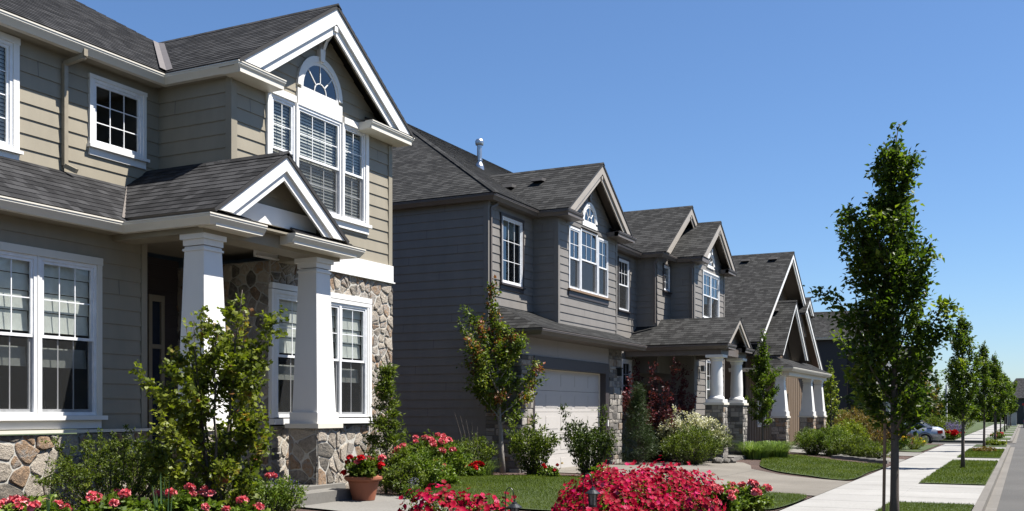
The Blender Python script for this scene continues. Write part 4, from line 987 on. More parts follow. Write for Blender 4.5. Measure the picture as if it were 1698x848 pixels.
# ------------------------------------------------------------------ foliage
rng = np.random.default_rng(11)
LEAF = {  # unit outlines (along x = length, y = width), tip at +x, slight fold in z
    'oval': ([(0, 0, 0), (.35, .5, .08), (1, 0, -.1), (.35, -.5, .08)], [(0, 1, 2), (0, 2, 3)]),
    'maple': ([(0, 0, 0), (.1, .55, .05), (.38, .25, 0), (.75, .5, .03), (1, 0, -.12), (.75, -.5, .03), (.38, -.25, 0), (.1, -.55, .05)], [(0, 1, 2), (2, 3, 4), (0, 2, 4), (0, 4, 6), (4, 5, 6), (0, 6, 7)]),
    'needle': ([(0, 0, 0), (.5, .5, .0), (1, 0, 0)], [(0, 1, 2)]),
    'petals': ([(0, 0, -.15), (.95, .3, .1), (.6, .62, .0), (.0, 1, .1), (-.5, .75, 0), (-1, .25, .1), (-.65, -.3, 0), (-.55, -.85, .1), (0, -.62, 0), (.58, -.82, .1), (.65, -.25, 0)],
               [(0, 10, 1), (0, 1, 2), (0, 2, 3), (0, 3, 4), (0, 4, 5), (0, 5, 6), (0, 6, 7), (0, 7, 8), (0, 8, 9), (0, 9, 10)]),
}
def leaf_mesh(name, P, D, size, mat, parent=None, shape='oval', wr=.55, tone=None, up=.5, jitter=.5, kind=None):
    """P (n,3) leaf bases in world space, D (n,3) growing directions; one mesh"""
    n = len(P); sv, sf = LEAF[shape]; sv = np.array(sv, float); sv[:, 1] *= wr if shape in ('oval', 'maple', 'needle') else 1
    P = np.asarray(P, float); D = np.asarray(D, float) + rng.normal(0, jitter, (n, 3)); D /= np.linalg.norm(D, axis=1)[:, None] + 1e-9
    N = rng.normal(0, 1 - up * .6, (n, 3)) + np.array([0, 0, 1.6 * up]); 
    W = np.cross(N, D); W /= np.linalg.norm(W, axis=1)[:, None] + 1e-9; N = np.cross(D, W)
    s_ = size * rng.uniform(.65, 1.3, n) if np.isscalar(size) else size
    V = P[:, None, :] + s_[:, None, None] * (sv[None, :, 0, None] * D[:, None, :] + sv[None, :, 1, None] * W[:, None, :] + sv[None, :, 2, None] * N[:, None, :])
    og = orig(parent) if parent is not None else Vector((0, 0, 0))
    V = V - np.array(og)
    k = len(sv); F = (np.array(sf)[None] + (np.arange(n) * k)[:, None, None]).reshape(-1, 3)
    me = bpy.data.meshes.new(name); me.vertices.add(n * k); me.vertices.foreach_set('co', V.reshape(-1).astype(np.float32))
    m_ = len(F); me.loops.add(m_ * 3); me.loops.foreach_set('vertex_index', F.reshape(-1).astype(np.int32))
    me.polygons.add(m_); me.polygons.foreach_set('loop_start', (np.arange(m_) * 3).astype(np.int32))
    me.update(calc_edges=True)
    if tone is None: tone = rng.beta(2.2, 2.2, n)
    at = me.attributes.new('tone', 'FLOAT', 'FACE'); at.data.foreach_set('value', np.repeat(np.clip(tone, 0, 1), len(sf)).astype(np.float32))
    me.materials.append(M[mat]); me.validate()
    o = bpy.data.objects.new(name, me); COL.objects.link(o)
    if parent is not None: o.parent = parent
    if kind: o['kind'] = kind
    return o

def grow_tree(name, loc, H, label, clear=1.6, R=1.0, prof=None, leaf='leaf_pear', bark='bark', nl=5200, ls=.07, shape='oval', limbs=26, group=None, lean=(0, 0), trunk_r=.055, up_ang=58, seed=1, cat='tree', stake=False, tone_shift=0, wr=.6, red=None, multi=1, spread=.11):
    global rng
    rng = np.random.default_rng(seed); rd = random.Random(seed)
    t = thing(name, loc, label, cat, group)
    L = Vector(loc); tm = MB(); lm = MB(); tw = []   # twig segments (p0,p1)
    prof = prof or (lambda h: max(.05, (1 - h) ** .75 * min(1, .45 + h * 2.2)))
    stems = []
    for s_ in range(multi):
        a = 2 * pi * s_ / max(1, multi) + rd.random(); pts = []; rads = []; k = 9
        for i in range(k + 1):
            f = i / k; off = (.0 if multi == 1 else R * .38 * f ** .8)
            Hs = H * (1 if s_ == 0 else rd.uniform(.75, .95))
            pts.append(L + Vector((lean[0] * f + cos(a) * off + rd.uniform(-.012, .012) * H * f, lean[1] * f + sin(a) * off + rd.uniform(-.012, .012) * H * f, Hs * f * .97 - (.1 if i == 0 else 0))))
            rads.append(trunk_r * (1 - f) ** .8 * (1.35 if i == 0 else 1) + .004)
        tm.tube(pts, rads, 9); stems.append(pts)
    tm.build('trunk', bark, t, smooth=True)
    def at(pts, f):
        x = f * (len(pts) - 1); i = min(int(x), len(pts) - 2); return pts[i].lerp(pts[i + 1], x - i)
    for q in range(limbs):
        st = stems[q % len(stems)]
        h0 = clear / H + (1 - clear / H) * ((q + rd.random() * .8) / limbs) ** 1.05 * .93
        p0 = at(st, h0); az = q * 2.399 + rd.uniform(-.5, .5)
        hh = (h0 - clear / H) / (1 - clear / H)
        rr = R * prof(min(1, hh + .12)) * (rd.uniform(.55, 1.28) if h0 < .72 else rd.uniform(.6, .95))
        el = rad(up_ang + rd.uniform(-12, 12)) * (.75 + .35 * hh)
        ln = rr / max(.3, cos(el)); ln = min(ln, (H * (1.0 - h0)) * .9 + rr * .6)
        d = Vector((cos(az) * cos(el), sin(az) * cos(el), sin(el))); pts = [p0]; p = p0.copy()
        for i in range(5):
            d = (d + Vector((rd.uniform(-.12, .12), rd.uniform(-.12, .12), .07 if up_ang > 40 else -.02))).normalized(); p = p + d * ln / 5; pts.append(p)
        r0 = trunk_r * .36 * (1 - hh * .7); lm.tube(pts, [r0 * (1 - i / 5.6) + .002 for i in range(6)], 5, cap=False)
        for i in range(5): tw.append((pts[i], pts[i + 1], 1.2 if i > 1 else .5))
        for k in range(5):
            f = rd.uniform(.25, 1); b = at(pts, f); dd = (d + Vector((rd.uniform(-1, 1), rd.uniform(-1, 1), rd.uniform(-.4, .8)))).normalized(); e = b + dd * ln * rd.uniform(.16, .36)
            lm.tube([b, e], [r0 * .35 + .001, .0015], 4, cap=False); tw.append((b, e, 1.3))
    for st in stems:
        for i in range(5, len(st) - 1): tw.append((st[i], st[i + 1], .7))
    lm.build('limb', bark, t)
    wts = np.array([(b - a).length * w_ for a, b, w_ in tw]); cs = wts / wts.sum()
    idx = rng.choice(len(tw), nl, p=cs); A = np.array([tuple(a) for a, b, w_ in tw]); B = np.array([tuple(b) for a, b, w_ in tw])
    f = rng.random(nl)[:, None]; P = A[idx] * (1 - f) + B[idx] * f + rng.normal(0, spread * R ** .5 * .55, (nl, 3))
    D = (B[idx] - A[idx]); D /= np.linalg.norm(D, axis=1)[:, None] + 1e-9; D = D * .5 + (P - np.array([[loc[0], loc[1], 0]])) * np.array([[1, 1, 0]]) * .5 + np.array([0, 0, -.25])
    # whole twigs share a hue so the crown shows light and dark clumps
    tone = np.clip(rng.normal(.45, .16, len(tw))[idx] + rng.normal(0, .13, nl) + tone_shift, 0, 1)
    if red is not None:
        pick = rng.random(len(tw))[idx] < red; tone = np.where(pick, np.clip(rng.normal(.88, .07, nl), 0, 1), np.minimum(tone, .74))
    leaf_mesh('crown', P, D, ls, leaf, t, shape, wr, tone, .45, .55)
    if stake:
        s_ = MB(); x, y, z = loc; s_.tube([(x - .12, y - .07, z - .1), (x - .10, y - .06, z + 1.5)], .020, 7); s_.build('stake', 'wood', t)
        s_ = MB(); s_.tube([(x - .10, y - .06, z + 1.3), (x, y, z + 1.32)], .006, 5); s_.build('tie', 'black_metal', t)
    return t

def shrub(name, loc, R, H, label, leaf='leaf_box', nl=1800, ls=.035, shape='oval', stems=26, group=None, seed=1, cat='shrub', form='round', wr=.55, up=.4, spiky=.0, tone=None, flowers=None):
    nl = int(nl * 1.9); ls = ls * 1.08
    """stems fan out of the base; leaves ride on them and on side shoots"""
    global rng
    rng = np.random.default_rng(seed); rd = random.Random(seed); x, y, z = loc
    t = thing(name, loc, label, cat, group); sm = MB(); tw = []
    for q in range(stems):
        az = q * 2.399 + rd.uniform(-.4, .4); u = ((q + .5) / stems) ** .5
        if form == 'round': end = Vector((cos(az) * R * u, sin(az) * R * u, H * sqrt(max(.08, 1 - u * u * .85)) * rd.uniform(.82, 1.08)))
        elif form == 'cone':
            f = rd.random() ** .8; end = Vector((cos(az) * R * (1 - f) * 1.0, sin(az) * R * (1 - f), H * (f + .08)))
        elif form == 'fan': end = Vector((cos(az) * R * u * 1.1, sin(az) * R * u * 1.1, H * rd.uniform(.55, 1.05)))
        if rd.random() < spiky: end.z *= 1.22; end.z += .08 * H
        b = Vector((x + cos(az) * R * .10 * u, y + sin(az) * R * .10 * u, z - .03)); e = Vector((x, y, z)) + end
        if form == 'cone': b = Vector((x, y, z + max(0, end.z - R * .6 * (1 - end.z / H)))); 
        m1 = b.lerp(e, .5) + Vector((cos(az) * R * .16, sin(az) * R * .16, H * .03)) if form != 'cone' else b.lerp(e, .5)
        sm.tube([b, m1, e], [.008 + R * .006, .006, .002], 4, cap=False); tw += [(b, m1, .8), (m1, e, 1.3)]
        for k in range(4):
            f = rd.uniform(.4, .98); p = m1.lerp(e, f); dd = Vector((rd.uniform(-1, 1), rd.uniform(-1, 1), rd.uniform(-.3, .9))).normalized(); q2 = p + dd * R * rd.uniform(.12, .26)
            if q2.z < z + .03: q2.z = z + .03
            tw.append((p, q2, 1.5))
    if form == 'cone': sm.tube([(x, y, z - .05), (x, y, z + H * .95)], [.03, .004], 6)
    sm.build('stem', 'bark', t)
    wts = np.array([(b - a).length * w_ for a, b, w_ in tw]); idx = rng.choice(len(tw), nl, p=wts / wts.sum())
    A = np.array([tuple(a) for a, b, w_ in tw]); B = np.array([tuple(b) for a, b, w_ in tw]); f = rng.random(nl)[:, None]
    P = A[idx] * (1 - f) + B[idx] * f + rng.normal(0, ls * .5, (nl, 3)); D = B[idx] - A[idx]; D /= np.linalg.norm(D, axis=1)[:, None] + 1e-9
    P[:, 2] = np.maximum(P[:, 2], z + .01)
    tn = np.clip(rng.normal(.45, .15, len(tw))[idx] + rng.normal(0, .14, nl), 0, 1) if tone is None else tone(P, nl)
    leaf_mesh('foliage', P, D, ls, leaf, t, shape, wr, tn, up, .6)
    t['_h'] = H; t['_r'] = R
    if '_h' in t: del t['_h']; del t['_r']
    return t
def blades(name, loc, R, H, label, mat='blade', n=700, w_=.012, seed=1, group=None, cat='ornamental grass', arch=1.15, upright=False):
    rd = random.Random(seed); t = thing(name, loc, label, cat, group); mb = MB(); x, y, z = loc
    for q in range(n):
        az = rd.uniform(0, 2 * pi); r0 = R * (.3 if upright else .5) * rd.random() ** .5; ln = H * rd.uniform(.6, 1.2); out = R * rd.uniform(.15, 1.0) * (arch if not upright else .35)
        bx, by = x + cos(az) * r0, y + sin(az) * r0; side = Vector((-sin(az), cos(az), 0)) * w_ * rd.uniform(.6, 1.2); pr = None; tn = rd.random()
        for i in range(4):
            f = i / 3; p = Vector((bx + cos(az) * out * f ** 1.6, by + sin(az) * out * f ** 1.6, z - .02 + ln * (1.15 * f - (.62 * f ** 3 if not upright else .02))))
            ww = side * (1 - f * .92)
            if pr: mb.face([pr[0] - pr[1], pr[0] + pr[1], p + ww, p - ww], tone=tn)
            pr = (p, ww)
    mb.build('leaves', mat, t); return t

# blossoms -------------------------------------------------
def head_mesh(name, mat, r, n=34, seed=3):
    """rounded truss of small petals, as on a geranium"""
    global rng
    rng = np.random.default_rng(seed); ph = rng.uniform(0, 2 * pi, n); ct = rng.uniform(-.25, 1, n); st_ = np.sqrt(1 - ct ** 2)
    D = np.stack([np.cos(ph) * st_, np.sin(ph) * st_, ct], 1); P = D * r * .72
    o = leaf_mesh(name, P, D * .2 + rng.normal(0, .6, (n, 3)), r * .50 * rng.uniform(.8, 1.2, n), mat, None, 'petals', 1, rng.random(n), 0, .3)
    me = o.data; bpy.data.objects.remove(o); return me
HEAD = {'pink': head_mesh('flower_head', 'petal_pink', .055), 'red': head_mesh('flower_head', 'petal_red', .05, seed=4), 'yellow': head_mesh('flower_head', 'petal_yellow', .04, 20, 5),
        'magenta': head_mesh('flower_head', 'petal_magenta', .05, 30, 6)}
def put_heads(plant, pts, kind, sc=1, name='flower_head', seed=0, stalk=None):
    rd = random.Random(seed); og = Vector(ORIGIN[plant.name])
    for p in pts:
        o = bpy.data.objects.new(name, HEAD[kind]); COL.objects.link(o); o.parent = plant; o.location = Vector(p) - og
        o.rotation_euler = (rd.uniform(-.4, .4), rd.uniform(-.4, .4), rd.uniform(0, 6)); k = sc * rd.uniform(.8, 1.2); o.scale = (k, k, k)
    if stalk:
        m_ = MB()
        for p in pts: m_.tube([(p[0], p[1], stalk), tuple(p)], .004, 4, cap=False)
        m_.build('flower_stalk', 'leaf_bright', plant)
def mound(name, loc, R, H, label, seed, nfl=520, group='magenta flowering mounds'):
    """low spreading mound smothered in flat five-petalled blossoms"""
    global rng
    rng = np.random.default_rng(seed); x, y, z = loc; rx = R; t = thing(name, loc, label, 'flower mound', group)
    def surf(n, k=1.0, low=.0):
        ph = rng.uniform(0, 2 * pi, n); u = rng.uniform(low, 1, n) ** .5; el = np.arccos(np.clip(1 - u ** 2 * .97, -1, 1))
        D = np.stack([np.cos(ph) * np.sin(el), np.sin(ph) * np.sin(el), np.cos(el)], 1)
        wob = 1 + .16 * np.sin(ph * 3 + seed) * np.sin(el * 4 + seed) + .10 * np.sin(ph * 7 + el * 5)
        return np.array(loc) + D * np.array([R, R, H]) * (k * wob)[:, None], D
    n = 4200; P, D = surf(n, 1); P = np.array(loc) + (P - np.array(loc)) * rng.uniform(.45, .98, n)[:, None]
    P[:, 2] = np.maximum(P[:, 2], z + .02); leaf_mesh('foliage', P, D, .038, 'leaf_bright', t, 'oval', .5, None, .3, .8)
    P, D = surf(nfl, 1); P = P + rng.normal(0, .032, P.shape); P[:, 2] = np.maximum(P[:, 2], z + .04)
    # flat blossoms: the leaf-mesh normal points out of the mound
    def flowers(nm, P, D, kind=None):
        nn = len(P); a = np.cross(D, rng.normal(0, 1, (nn, 3))); a /= np.linalg.norm(a, axis=1)[:, None]
        Nn = D + rng.normal(0, .38, (nn, 3)) + np.array([.15, -.35, .1]); W = np.cross(Nn, a); W /= np.linalg.norm(W, axis=1)[:, None]; a = np.cross(W, Nn); a /= np.linalg.norm(a, axis=1)[:, None]; Nn = np.cross(a, W)
        sv, sf = LEAF['petals']; sv = np.array(sv); s_ = rng.uniform(.028, .043, nn)
        V = P[:, None, :] + s_[:, None, None] * (sv[None, :, 0, None] * a[:, None] + sv[None, :, 1, None] * W[:, None] + sv[None, :, 2, None] * 1.6 * Nn[:, None]) - np.array(loc)
        k = len(sv); F = (np.array(sf)[None] + (np.arange(nn) * k)[:, None, None]).reshape(-1, 3); m_ = len(F)
        me = bpy.data.meshes.new(nm); me.vertices.add(nn * k); me.vertices.foreach_set('co', V.reshape(-1).astype(np.float32)); me.loops.add(m_ * 3); me.loops.foreach_set('vertex_index', F.reshape(-1).astype(np.int32))
        me.polygons.add(m_); me.polygons.foreach_set('loop_start', (np.arange(m_) * 3).astype(np.int32)); me.update(calc_edges=True)
        at = me.attributes.new('tone', 'FLOAT', 'FACE'); at.data.foreach_set('value', np.repeat(np.clip(rng.normal(.5, .25, nn), 0, 1), len(sf)).astype(np.float32))
        me.materials.append(M['petal_magenta']); o = bpy.data.objects.new(nm, me); COL.objects.link(o); o.parent = t
        if kind: o['kind'] = kind
    vis = (D @ np.array([.35, -.8, .5])); order = np.argsort(-vis)
    near = order[:60]; rest = order[60:]
    for i in near: flowers('blossom', P[i:i + 1], D[i:i + 1])
    flowers('blossom_mass', P[rest], D[rest], 'stuff')
    return t

# ---- street trees
def g0(x, y): return gh(x, y)
TG = 'young street trees along the verge'
grow_tree('street_tree', (-1.49, 13.8, 0), 5.45, 'tall slender street tree with dense dark crown standing nearest the camera on the verge', clear=1.28, R=.82, nl=16000, ls=.072, limbs=52, group=TG, seed=5, trunk_r=.056, stake=True, up_ang=56,
          prof=lambda h: .98 * (1 - h) ** .45 * min(1, .8 + h * .9) + .02, wr=.62, spread=.115)
srows = [(-1.62, 32.4, 4.75, .62, 'second street tree from the camera, on the long lawn strip beyond the tall one'), (-1.52, 46.6, 4.75, .62, 'third street tree from the camera, with low bedding plants at its foot'),
         (-1.32, 55.4, 4.75, .62, 'fourth street tree, on the corner verge beside the side street'), (-1.6, 70, 4.9, .75, 'fifth street tree, first one beyond the side street'),
         (-1.6, 82, 5.0, .8, 'sixth street tree, second one beyond the side street'), (-1.5, 93, 5.0, .8, 'seventh street tree, third one beyond the side street'),
         (-1.5, 104, 5.0, .8, 'eighth street tree, deep in the row beyond the side street'), (-1.5, 118, 5.2, .9, 'ninth street tree, last but one of the row'), (-1.5, 132, 5.2, .9, 'tenth street tree, farthest of the row')]
for i, (x, y, H, R, lb) in enumerate(srows):
    grow_tree('street_tree', (x, y, 0), H, lb, clear=1.3, R=R * 1.1, nl=6500 if i < 3 else 3000, ls=.085 if i < 3 else .15, limbs=38 if i < 3 else 22, group=TG, seed=20 + i, trunk_r=.05, up_ang=60, tone_shift=.08, wr=.6,
              prof=lambda h: .95 * (1 - h) ** .6 * min(1, .7 + h * 1.3) + .03)
# ---- garden trees
grow_tree('garden_tree', (-8.45, 9.15, .3), 2.85, 'bushy young vine maple with red-tipped shoots in front of the first porch column', clear=.12, R=.84, nl=8600, ls=.052, shape='maple', leaf='leaf_maple', limbs=40, seed=3, trunk_r=.018, up_ang=42, multi=6, wr=1.0, red=.06,
          prof=lambda h: .98 * (1 - h) ** .38 * min(1, .75 + h) + .05, spread=.085, tone_shift=.02)
grow_tree('garden_tree', (-10.62, 20.75, .25), 4.6, 'young pear tree with green and reddish leaves and pale trunk by the garage corner', clear=1.1, R=.86, nl=8200, ls=.082, leaf='leaf_mixed', bark='pale_bark', limbs=40, seed=9, trunk_r=.055, up_ang=42, red=.17, wr=.58,
          lean=(-.22, -.12), prof=lambda h: (1.0 * min(1, .62 + h * 2.4) if h < .62 else .24) * (1 - max(0, h - .5) * 1.2) + .02)
grow_tree('garden_tree', (-7.9, 34.6, .1), 4.4, 'slim dark green tree between the round-columned porch and the tapered columns', clear=1.1, R=.75, nl=5500, ls=.085, leaf='leaf_pear', limbs=30, seed=12, trunk_r=.04, up_ang=52, tone_shift=.04)
grow_tree('garden_tree', (-5.5, 53.2, .05), 2.7, 'small loose green tree in front of the silver car', clear=.4, R=.55, nl=1700, ls=.09, leaf='leaf_pear', limbs=22, seed=13, trunk_r=.04, up_ang=45, tone_shift=.1)
grow_tree('garden_tree', (-8.7, 53.0, .1), 4.2, 'yellow-green tree in the gap beyond the tapered white columns', clear=.5, R=1.0, nl=2200, ls=.12, leaf='leaf_gold', limbs=20, seed=14, trunk_r=.04, up_ang=48)
grow_tree('garden_tree', (-7.2, 57.0, .1), 4.6, 'airy light green tree in front of the dark house', clear=1.0, R=1.1, nl=1500, ls=.12, leaf='leaf_gold', limbs=20, seed=15, trunk_r=.04, up_ang=50)
for i, (x, y, H, R, lf, lb) in enumerate([(-5.6, 67.5, 4.4, 1.3, 'leaf_rust', 'rusty-leaved garden tree past the side street behind the second street tree'), (-6.6, 74, 5.0, 1.4, 'leaf_pear', 'broad green garden tree past the side street before the pale house'), (-6.0, 84, 5.0, 1.5, 'leaf_pear', 'round green garden tree in front of the gabled pale house'),
                                 (-5.5, 94, 5, 1.5, 'leaf_dark', 'dark garden tree deep on the left behind the street trees'), (-5.5, 112, 6, 2, 'leaf_pear', 'large green garden tree at the far end of the left row')]):
    grow_tree('garden_tree', (x, y, 0), H, lb, clear=1.0, R=R, nl=1900, ls=.16, leaf=lf, limbs=20, seed=40 + i, trunk_r=.06, up_ang=42)

grow_tree('garden_tree', (-8.3, 60.8, 0), 5.2, 'dark leafy tree against the corner of the dark house', clear=1.0, R=1.4, nl=3000, ls=.14, leaf='leaf_dark', limbs=24, seed=61, trunk_r=.06, up_ang=46)
grow_tree('garden_tree', (-7.0, 70.5, 0), 5.6, 'dark green tree rising behind the beige car', clear=1.0, R=1.5, nl=3000, ls=.15, leaf='leaf_dark', limbs=24, seed=62, trunk_r=.06, up_ang=46)
# ---- shrubs near house 1
def Z(x, y, d=0): return (x, y, gh(x, y) + d)
shrub('box_shrub', Z(-9.95, 9.0), .85, 1.02, 'large small-leaved dark shrub with upright twigs below the paired front windows', 'leaf_box', 9000, .030, stems=60, seed=31, spiky=.10)
shrub('box_shrub', Z(-10.1, 10.0), .6, .75, 'shadowed small-leaved shrub between the paired windows and the vine maple', 'leaf_dark', 3600, .032, stems=34, seed=32)
shrub('box_shrub', Z(-9.3, 10.2), .55, .60, 'dark low shrub behind the vine maple at the porch corner', 'leaf_dark', 2200, .035, stems=30, seed=39)
def geranium(loc, R, H, label, col, pts, seed, sc=1, cat='geranium', lf='leaf_bright'):
    t = shrub('geranium', loc, R, H, label, lf, int(1500 * R / .3), .052, 'oval', 24, None, seed, cat, 'round', .95, .8)
    put_heads(t, pts, col, sc, seed=seed); return t
def spread(loc, R, H, n, seed, top=.9, side=None):
    rd = random.Random(seed); out = []
    for i in range(n):
        a = rd.uniform(0, 2 * pi) if side is None else rd.uniform(*side); u = rd.random() ** .5
        out.append((loc[0] + cos(a) * R * u, loc[1] + sin(a) * R * u, loc[2] + H * top * sqrt(1 - .6 * u * u) + rd.uniform(.02, .12)))
    return out
GP = [((-9.15, 7.25), .42, .40, 9, 'pink geranium clump at the left edge of the picture under the stone wall'), ((-8.75, 7.9), .40, .40, 8, 'pink geranium clump in front of the dark box shrub'), ((-8.35, 8.55), .42, .44, 9, 'pink geranium clump left of the vine maple beside the strap leaves'),
      ((-7.75, 8.9), .25, .30, 4, 'small pink geranium at the foot of the vine maple')]
for i, ((x, y), R, H, n, lb) in enumerate(GP):
    l = Z(x, y); geranium(l, R, H, lb, 'pink', spread(l, R, H, n, 60 + i), 50 + i, 1.05)
blades('strap_leaf_plant', Z(-8.25, 8.15), .30, .55, 'clump of long green strap leaves between pink geraniums, left foreground', 'iris', 26, .022, 71, None, 'iris', .5, True)
blades('strap_leaf_plant', Z(-8.9, 7.2), .25, .45, 'smaller strap-leaved clump at the left edge among geraniums', 'iris', 12, .018, 72, None, 'iris', .5, True)
t = shrub('salvia', Z(-8.1, 9.75), .36, .50, 'light green bushy plant with violet and pink flowers beside the concrete step', 'leaf_bright', 2600, .045, 'oval', 34, None, 73, 'flowering plant', 'fan', .3, .3)
l = Z(-8.2, 9.85); put_heads(t, [(l[0] - .2, l[1] - .1, l[2] + .62), (l[0] - .05, l[1], l[2] + .55), (l[0] + .1, l[1] - .1, l[2] + .56)], 'pink', .9)
def spikes(plant, loc, R, H, n, mat, seed, ls=.014):
    rd = random.Random(seed); P = []; D = []
    for i in range(n):
        a = rd.uniform(0, 6.3); u = rd.random() ** .5 * R; b = (loc[0] + cos(a) * u, loc[1] + sin(a) * u); h = loc[2] + H * rd.uniform(.7, 1.1)
        for k in range(16): P.append((b[0] + rd.gauss(0, .006), b[1] + rd.gauss(0, .006), h + k * .009)); D.append((rd.gauss(0, 1), rd.gauss(0, 1), .3))
    leaf_mesh('flower_spike', P, D, ls, mat, plant, 'oval', .8)
spikes(t, l, .35, .42, 22, 'petal_violet', 4)
# potted geranium beside the step
pot = thing('flower_pot', (-8.78, 12.62, .325), 'terracotta pot of red and pink geraniums standing by the concrete step', 'flower pot')
m_ = MB(); m_.lathe((-8.78, 12.62, .325), [(.0, 0), (.155, 0), (.165, .02), (.225, .27), (.232, .30), (.262, .305), (.285, .33), (.285, .365), (.27, .375), (.245, .36), (.235, .33), (.0, .32)], 36); m_.build('bowl', 'clay', pot, smooth=False)
m_ = MB(); m_.lathe((-8.78, 12.62, .325), [(.231, .285), (.239, .292), (.234, .30)], 36); m_.build('rim_band', 'clay', pot)
l = (-8.78, 12.62, .66)
t = shrub('geranium', l, .30, .25, 'red and pink geranium growing in the terracotta pot', 'leaf_box', 900, .055, 'oval', 20, None, 75, 'geranium', 'round', .95, .8)
rp = spread(l, .30, .27, 11, 77); put_heads(t, rp[:6] + [(l[0] - .22, l[1] - .2, l[2] + .08)], 'red', 1.0); put_heads(t, rp[6:], 'pink', 1.0)
# conifer and shrubs at the right corner of house 1
t = shrub('dwarf_conifer', Z(-9.3, 14.0), .46, 1.85, 'small loose dark conifer rising against the fieldstone corner', 'leaf_box', 3000, .065, 'oval', 46, None, 80, 'conifer', 'cone', .35, .2)
shrub('leafy_shrub', Z(-9.1, 14.7), .50, .62, 'low bright green shrub at the foot of the dwarf conifer', 'leaf_bright', 2200, .06, 'oval', 34, None, 81, 'shrub', 'round', .4, .5)
shrub('leafy_shrub', Z(-8.75, 13.75), .36, .50, 'dark green leafy shrub just right of the flower pot', 'leaf_box', 1600, .05, 'oval', 28, None, 82, 'shrub', 'round', .5, .5)
t = shrub('salvia', Z(-8.35, 13.25), .16, .24, 'tiny white and violet salvia between pot and lawn', 'leaf_bright', 420, .035, 'oval', 14, None, 83, 'flowering plant', 'round', .4, .5); spikes(t, Z(-8.35, 13.25), .13, .22, 9, 'petal_lilac', 6, .012)
blades('tall_grass', Z(-10.5, 16.6), .55, .95, 'tall fine green grass clump against the dark side wall by the stone corner', 'blade', 420, .009, 84)
l = Z(-9.75, 16.2); t = shrub('oleander', l, .72, .86, 'rounded light green bush covered in coral-pink flower heads at the lawn corner', 'leaf_bright', 4600, .065, 'oval', 60, None, 85, 'flowering shrub', 'round', .38, .5)
put_heads(t, spread(l, .72, .80, 18, 86, 1.0, (-2.6, .6)), 'pink', 1.15)
l = Z(-9.2, 15.5); t = shrub('geranium', l, .34, .42, 'small pink geranium with one yellow bloom in front of the coral bush', 'leaf_bright', 1300, .05, 'oval', 22, None, 87, 'geranium', 'round', .9, .7); put_heads(t, spread(l, .3, .4, 4, 88), 'pink', .9); put_heads(t, [(l[0] + .1, l[1] - .25, l[2] + .25)], 'yellow', .9)
# bed in front of the dark side wall
t = shrub('butterfly_bush', Z(-10.75, 19.4), .55, .80, 'loose olive-green plant with tall seed stems before the dark side wall', 'leaf_box', 1700, .075, 'oval', 30, None, 90, 'shrub', 'fan', .22, .5)
m_ = MB()
for k in range(5): m_.tube([Vector(Z(-10.75 + k * .06, 19.4)), Vector(Z(-10.8 + k * .1 - .1, 19.3, .9)), Vector(Z(-10.85 + k * .14 - .2, 19.3, 1.35 - k * .07))], [.006, .005, .003], 4)
m_.build('seed_stem', 'bark', t)
for i, (x, y, c_, n, lb) in enumerate([(-10.35, 18.75, 'red', 9, 'red geranium clump left of the pale tree trunk'), (-10.6, 18.1, 'yellow', 4, 'little yellow-flowered plant left of the red geraniums')]):
    l = Z(x, y); t = shrub('geranium' if c_ == 'red' else 'marigold', l, .30, .24, lb, 'leaf_bright', 800, .045, 'oval', 16, None, 92 + i, 'geranium' if c_ == 'red' else 'marigold', 'round', .8, .7); put_heads(t, spread(l, .30, .22, n, 95 + i, 1, (-2, .5)), c_, 1.05)
blades('fern_grass', Z(-10.5, 19.6), .45, .55, 'feathery bronze-green grass right of the red geraniums', 'blade', 260, .008, 98)
l = Z(-9.5, 20.0); shrub('rhododendron', l, .52, .98, 'glossy dark green shrub with upright shoots, left of the two before the garage door', 'leaf_box', 2000, .075, 'oval', 34, None, 100, 'shrub', 'fan', .38, .5, .18)
l = Z(-8.35, 20.35); shrub('rhododendron', l, .55, 1.12, 'glossy dark green shrub with long shoots, right of the two before the garage door', 'leaf_dark', 2400, .075, 'oval', 36, None, 101, 'shrub', 'fan', .38, .5, .2)
l = Z(-8.9, 19.5); t = shrub('geranium', l, .22, .2, 'sparse red and yellow flowers between the two glossy shrubs', 'leaf_bright', 500, .045, 'oval', 14, None, 102, 'geranium', 'round', .8, .7); put_heads(t, spread(l, .3, .22, 4, 103), 'red', .9); put_heads(t, [(l[0] + .3, l[1], l[2] + .3)], 'yellow', .8)
# beyond the driveway
t = shrub('dwarf_pine', Z(-9.6, 27.0), .58, 1.95, 'dark bushy pine shrub beside the right garage pillar', 'leaf_needle', 7000, .10, 'needle', 120, None, 110, 'conifer', 'cone', .16, .2)
shrub('purple_shrub', Z(-10.1, 30.1), 1.15, 2.35, 'tall dark purple-leaved shrub in the shade under the porch roof', 'leaf_purple', 4600, .075, 'oval', 46, None, 111, 'shrub', 'fan', .6, .4, .2)
shrub('round_shrub', Z(-8.35, 27.9), .85, 1.05, 'dense rounded dark green shrub beside the driveway', 'leaf_box', 6500, .045, 'oval', 70, None, 112, 'shrub', 'round', .5, .4)
def wt(P, n): return np.clip((P[:, 2] - .55) / .9 + rng.normal(0, .18, n), 0, 1)
shrub('hydrangea', Z(-9.0, 30.0), 1.25, 1.45, 'wide shrub topped with creamy white flower sprays before the round columns', 'leaf_white', 8500, .06, 'oval', 90, None, 113, 'flowering shrub', 'round', .6, .7, 0, wt)
shrub('round_shrub', Z(-8.45, 28.9), .42, .62, 'small dark ball-shaped shrub below the creamy flowers', 'leaf_dark', 1900, .04, 'oval', 40, None, 114, 'shrub', 'round', .5, .4)
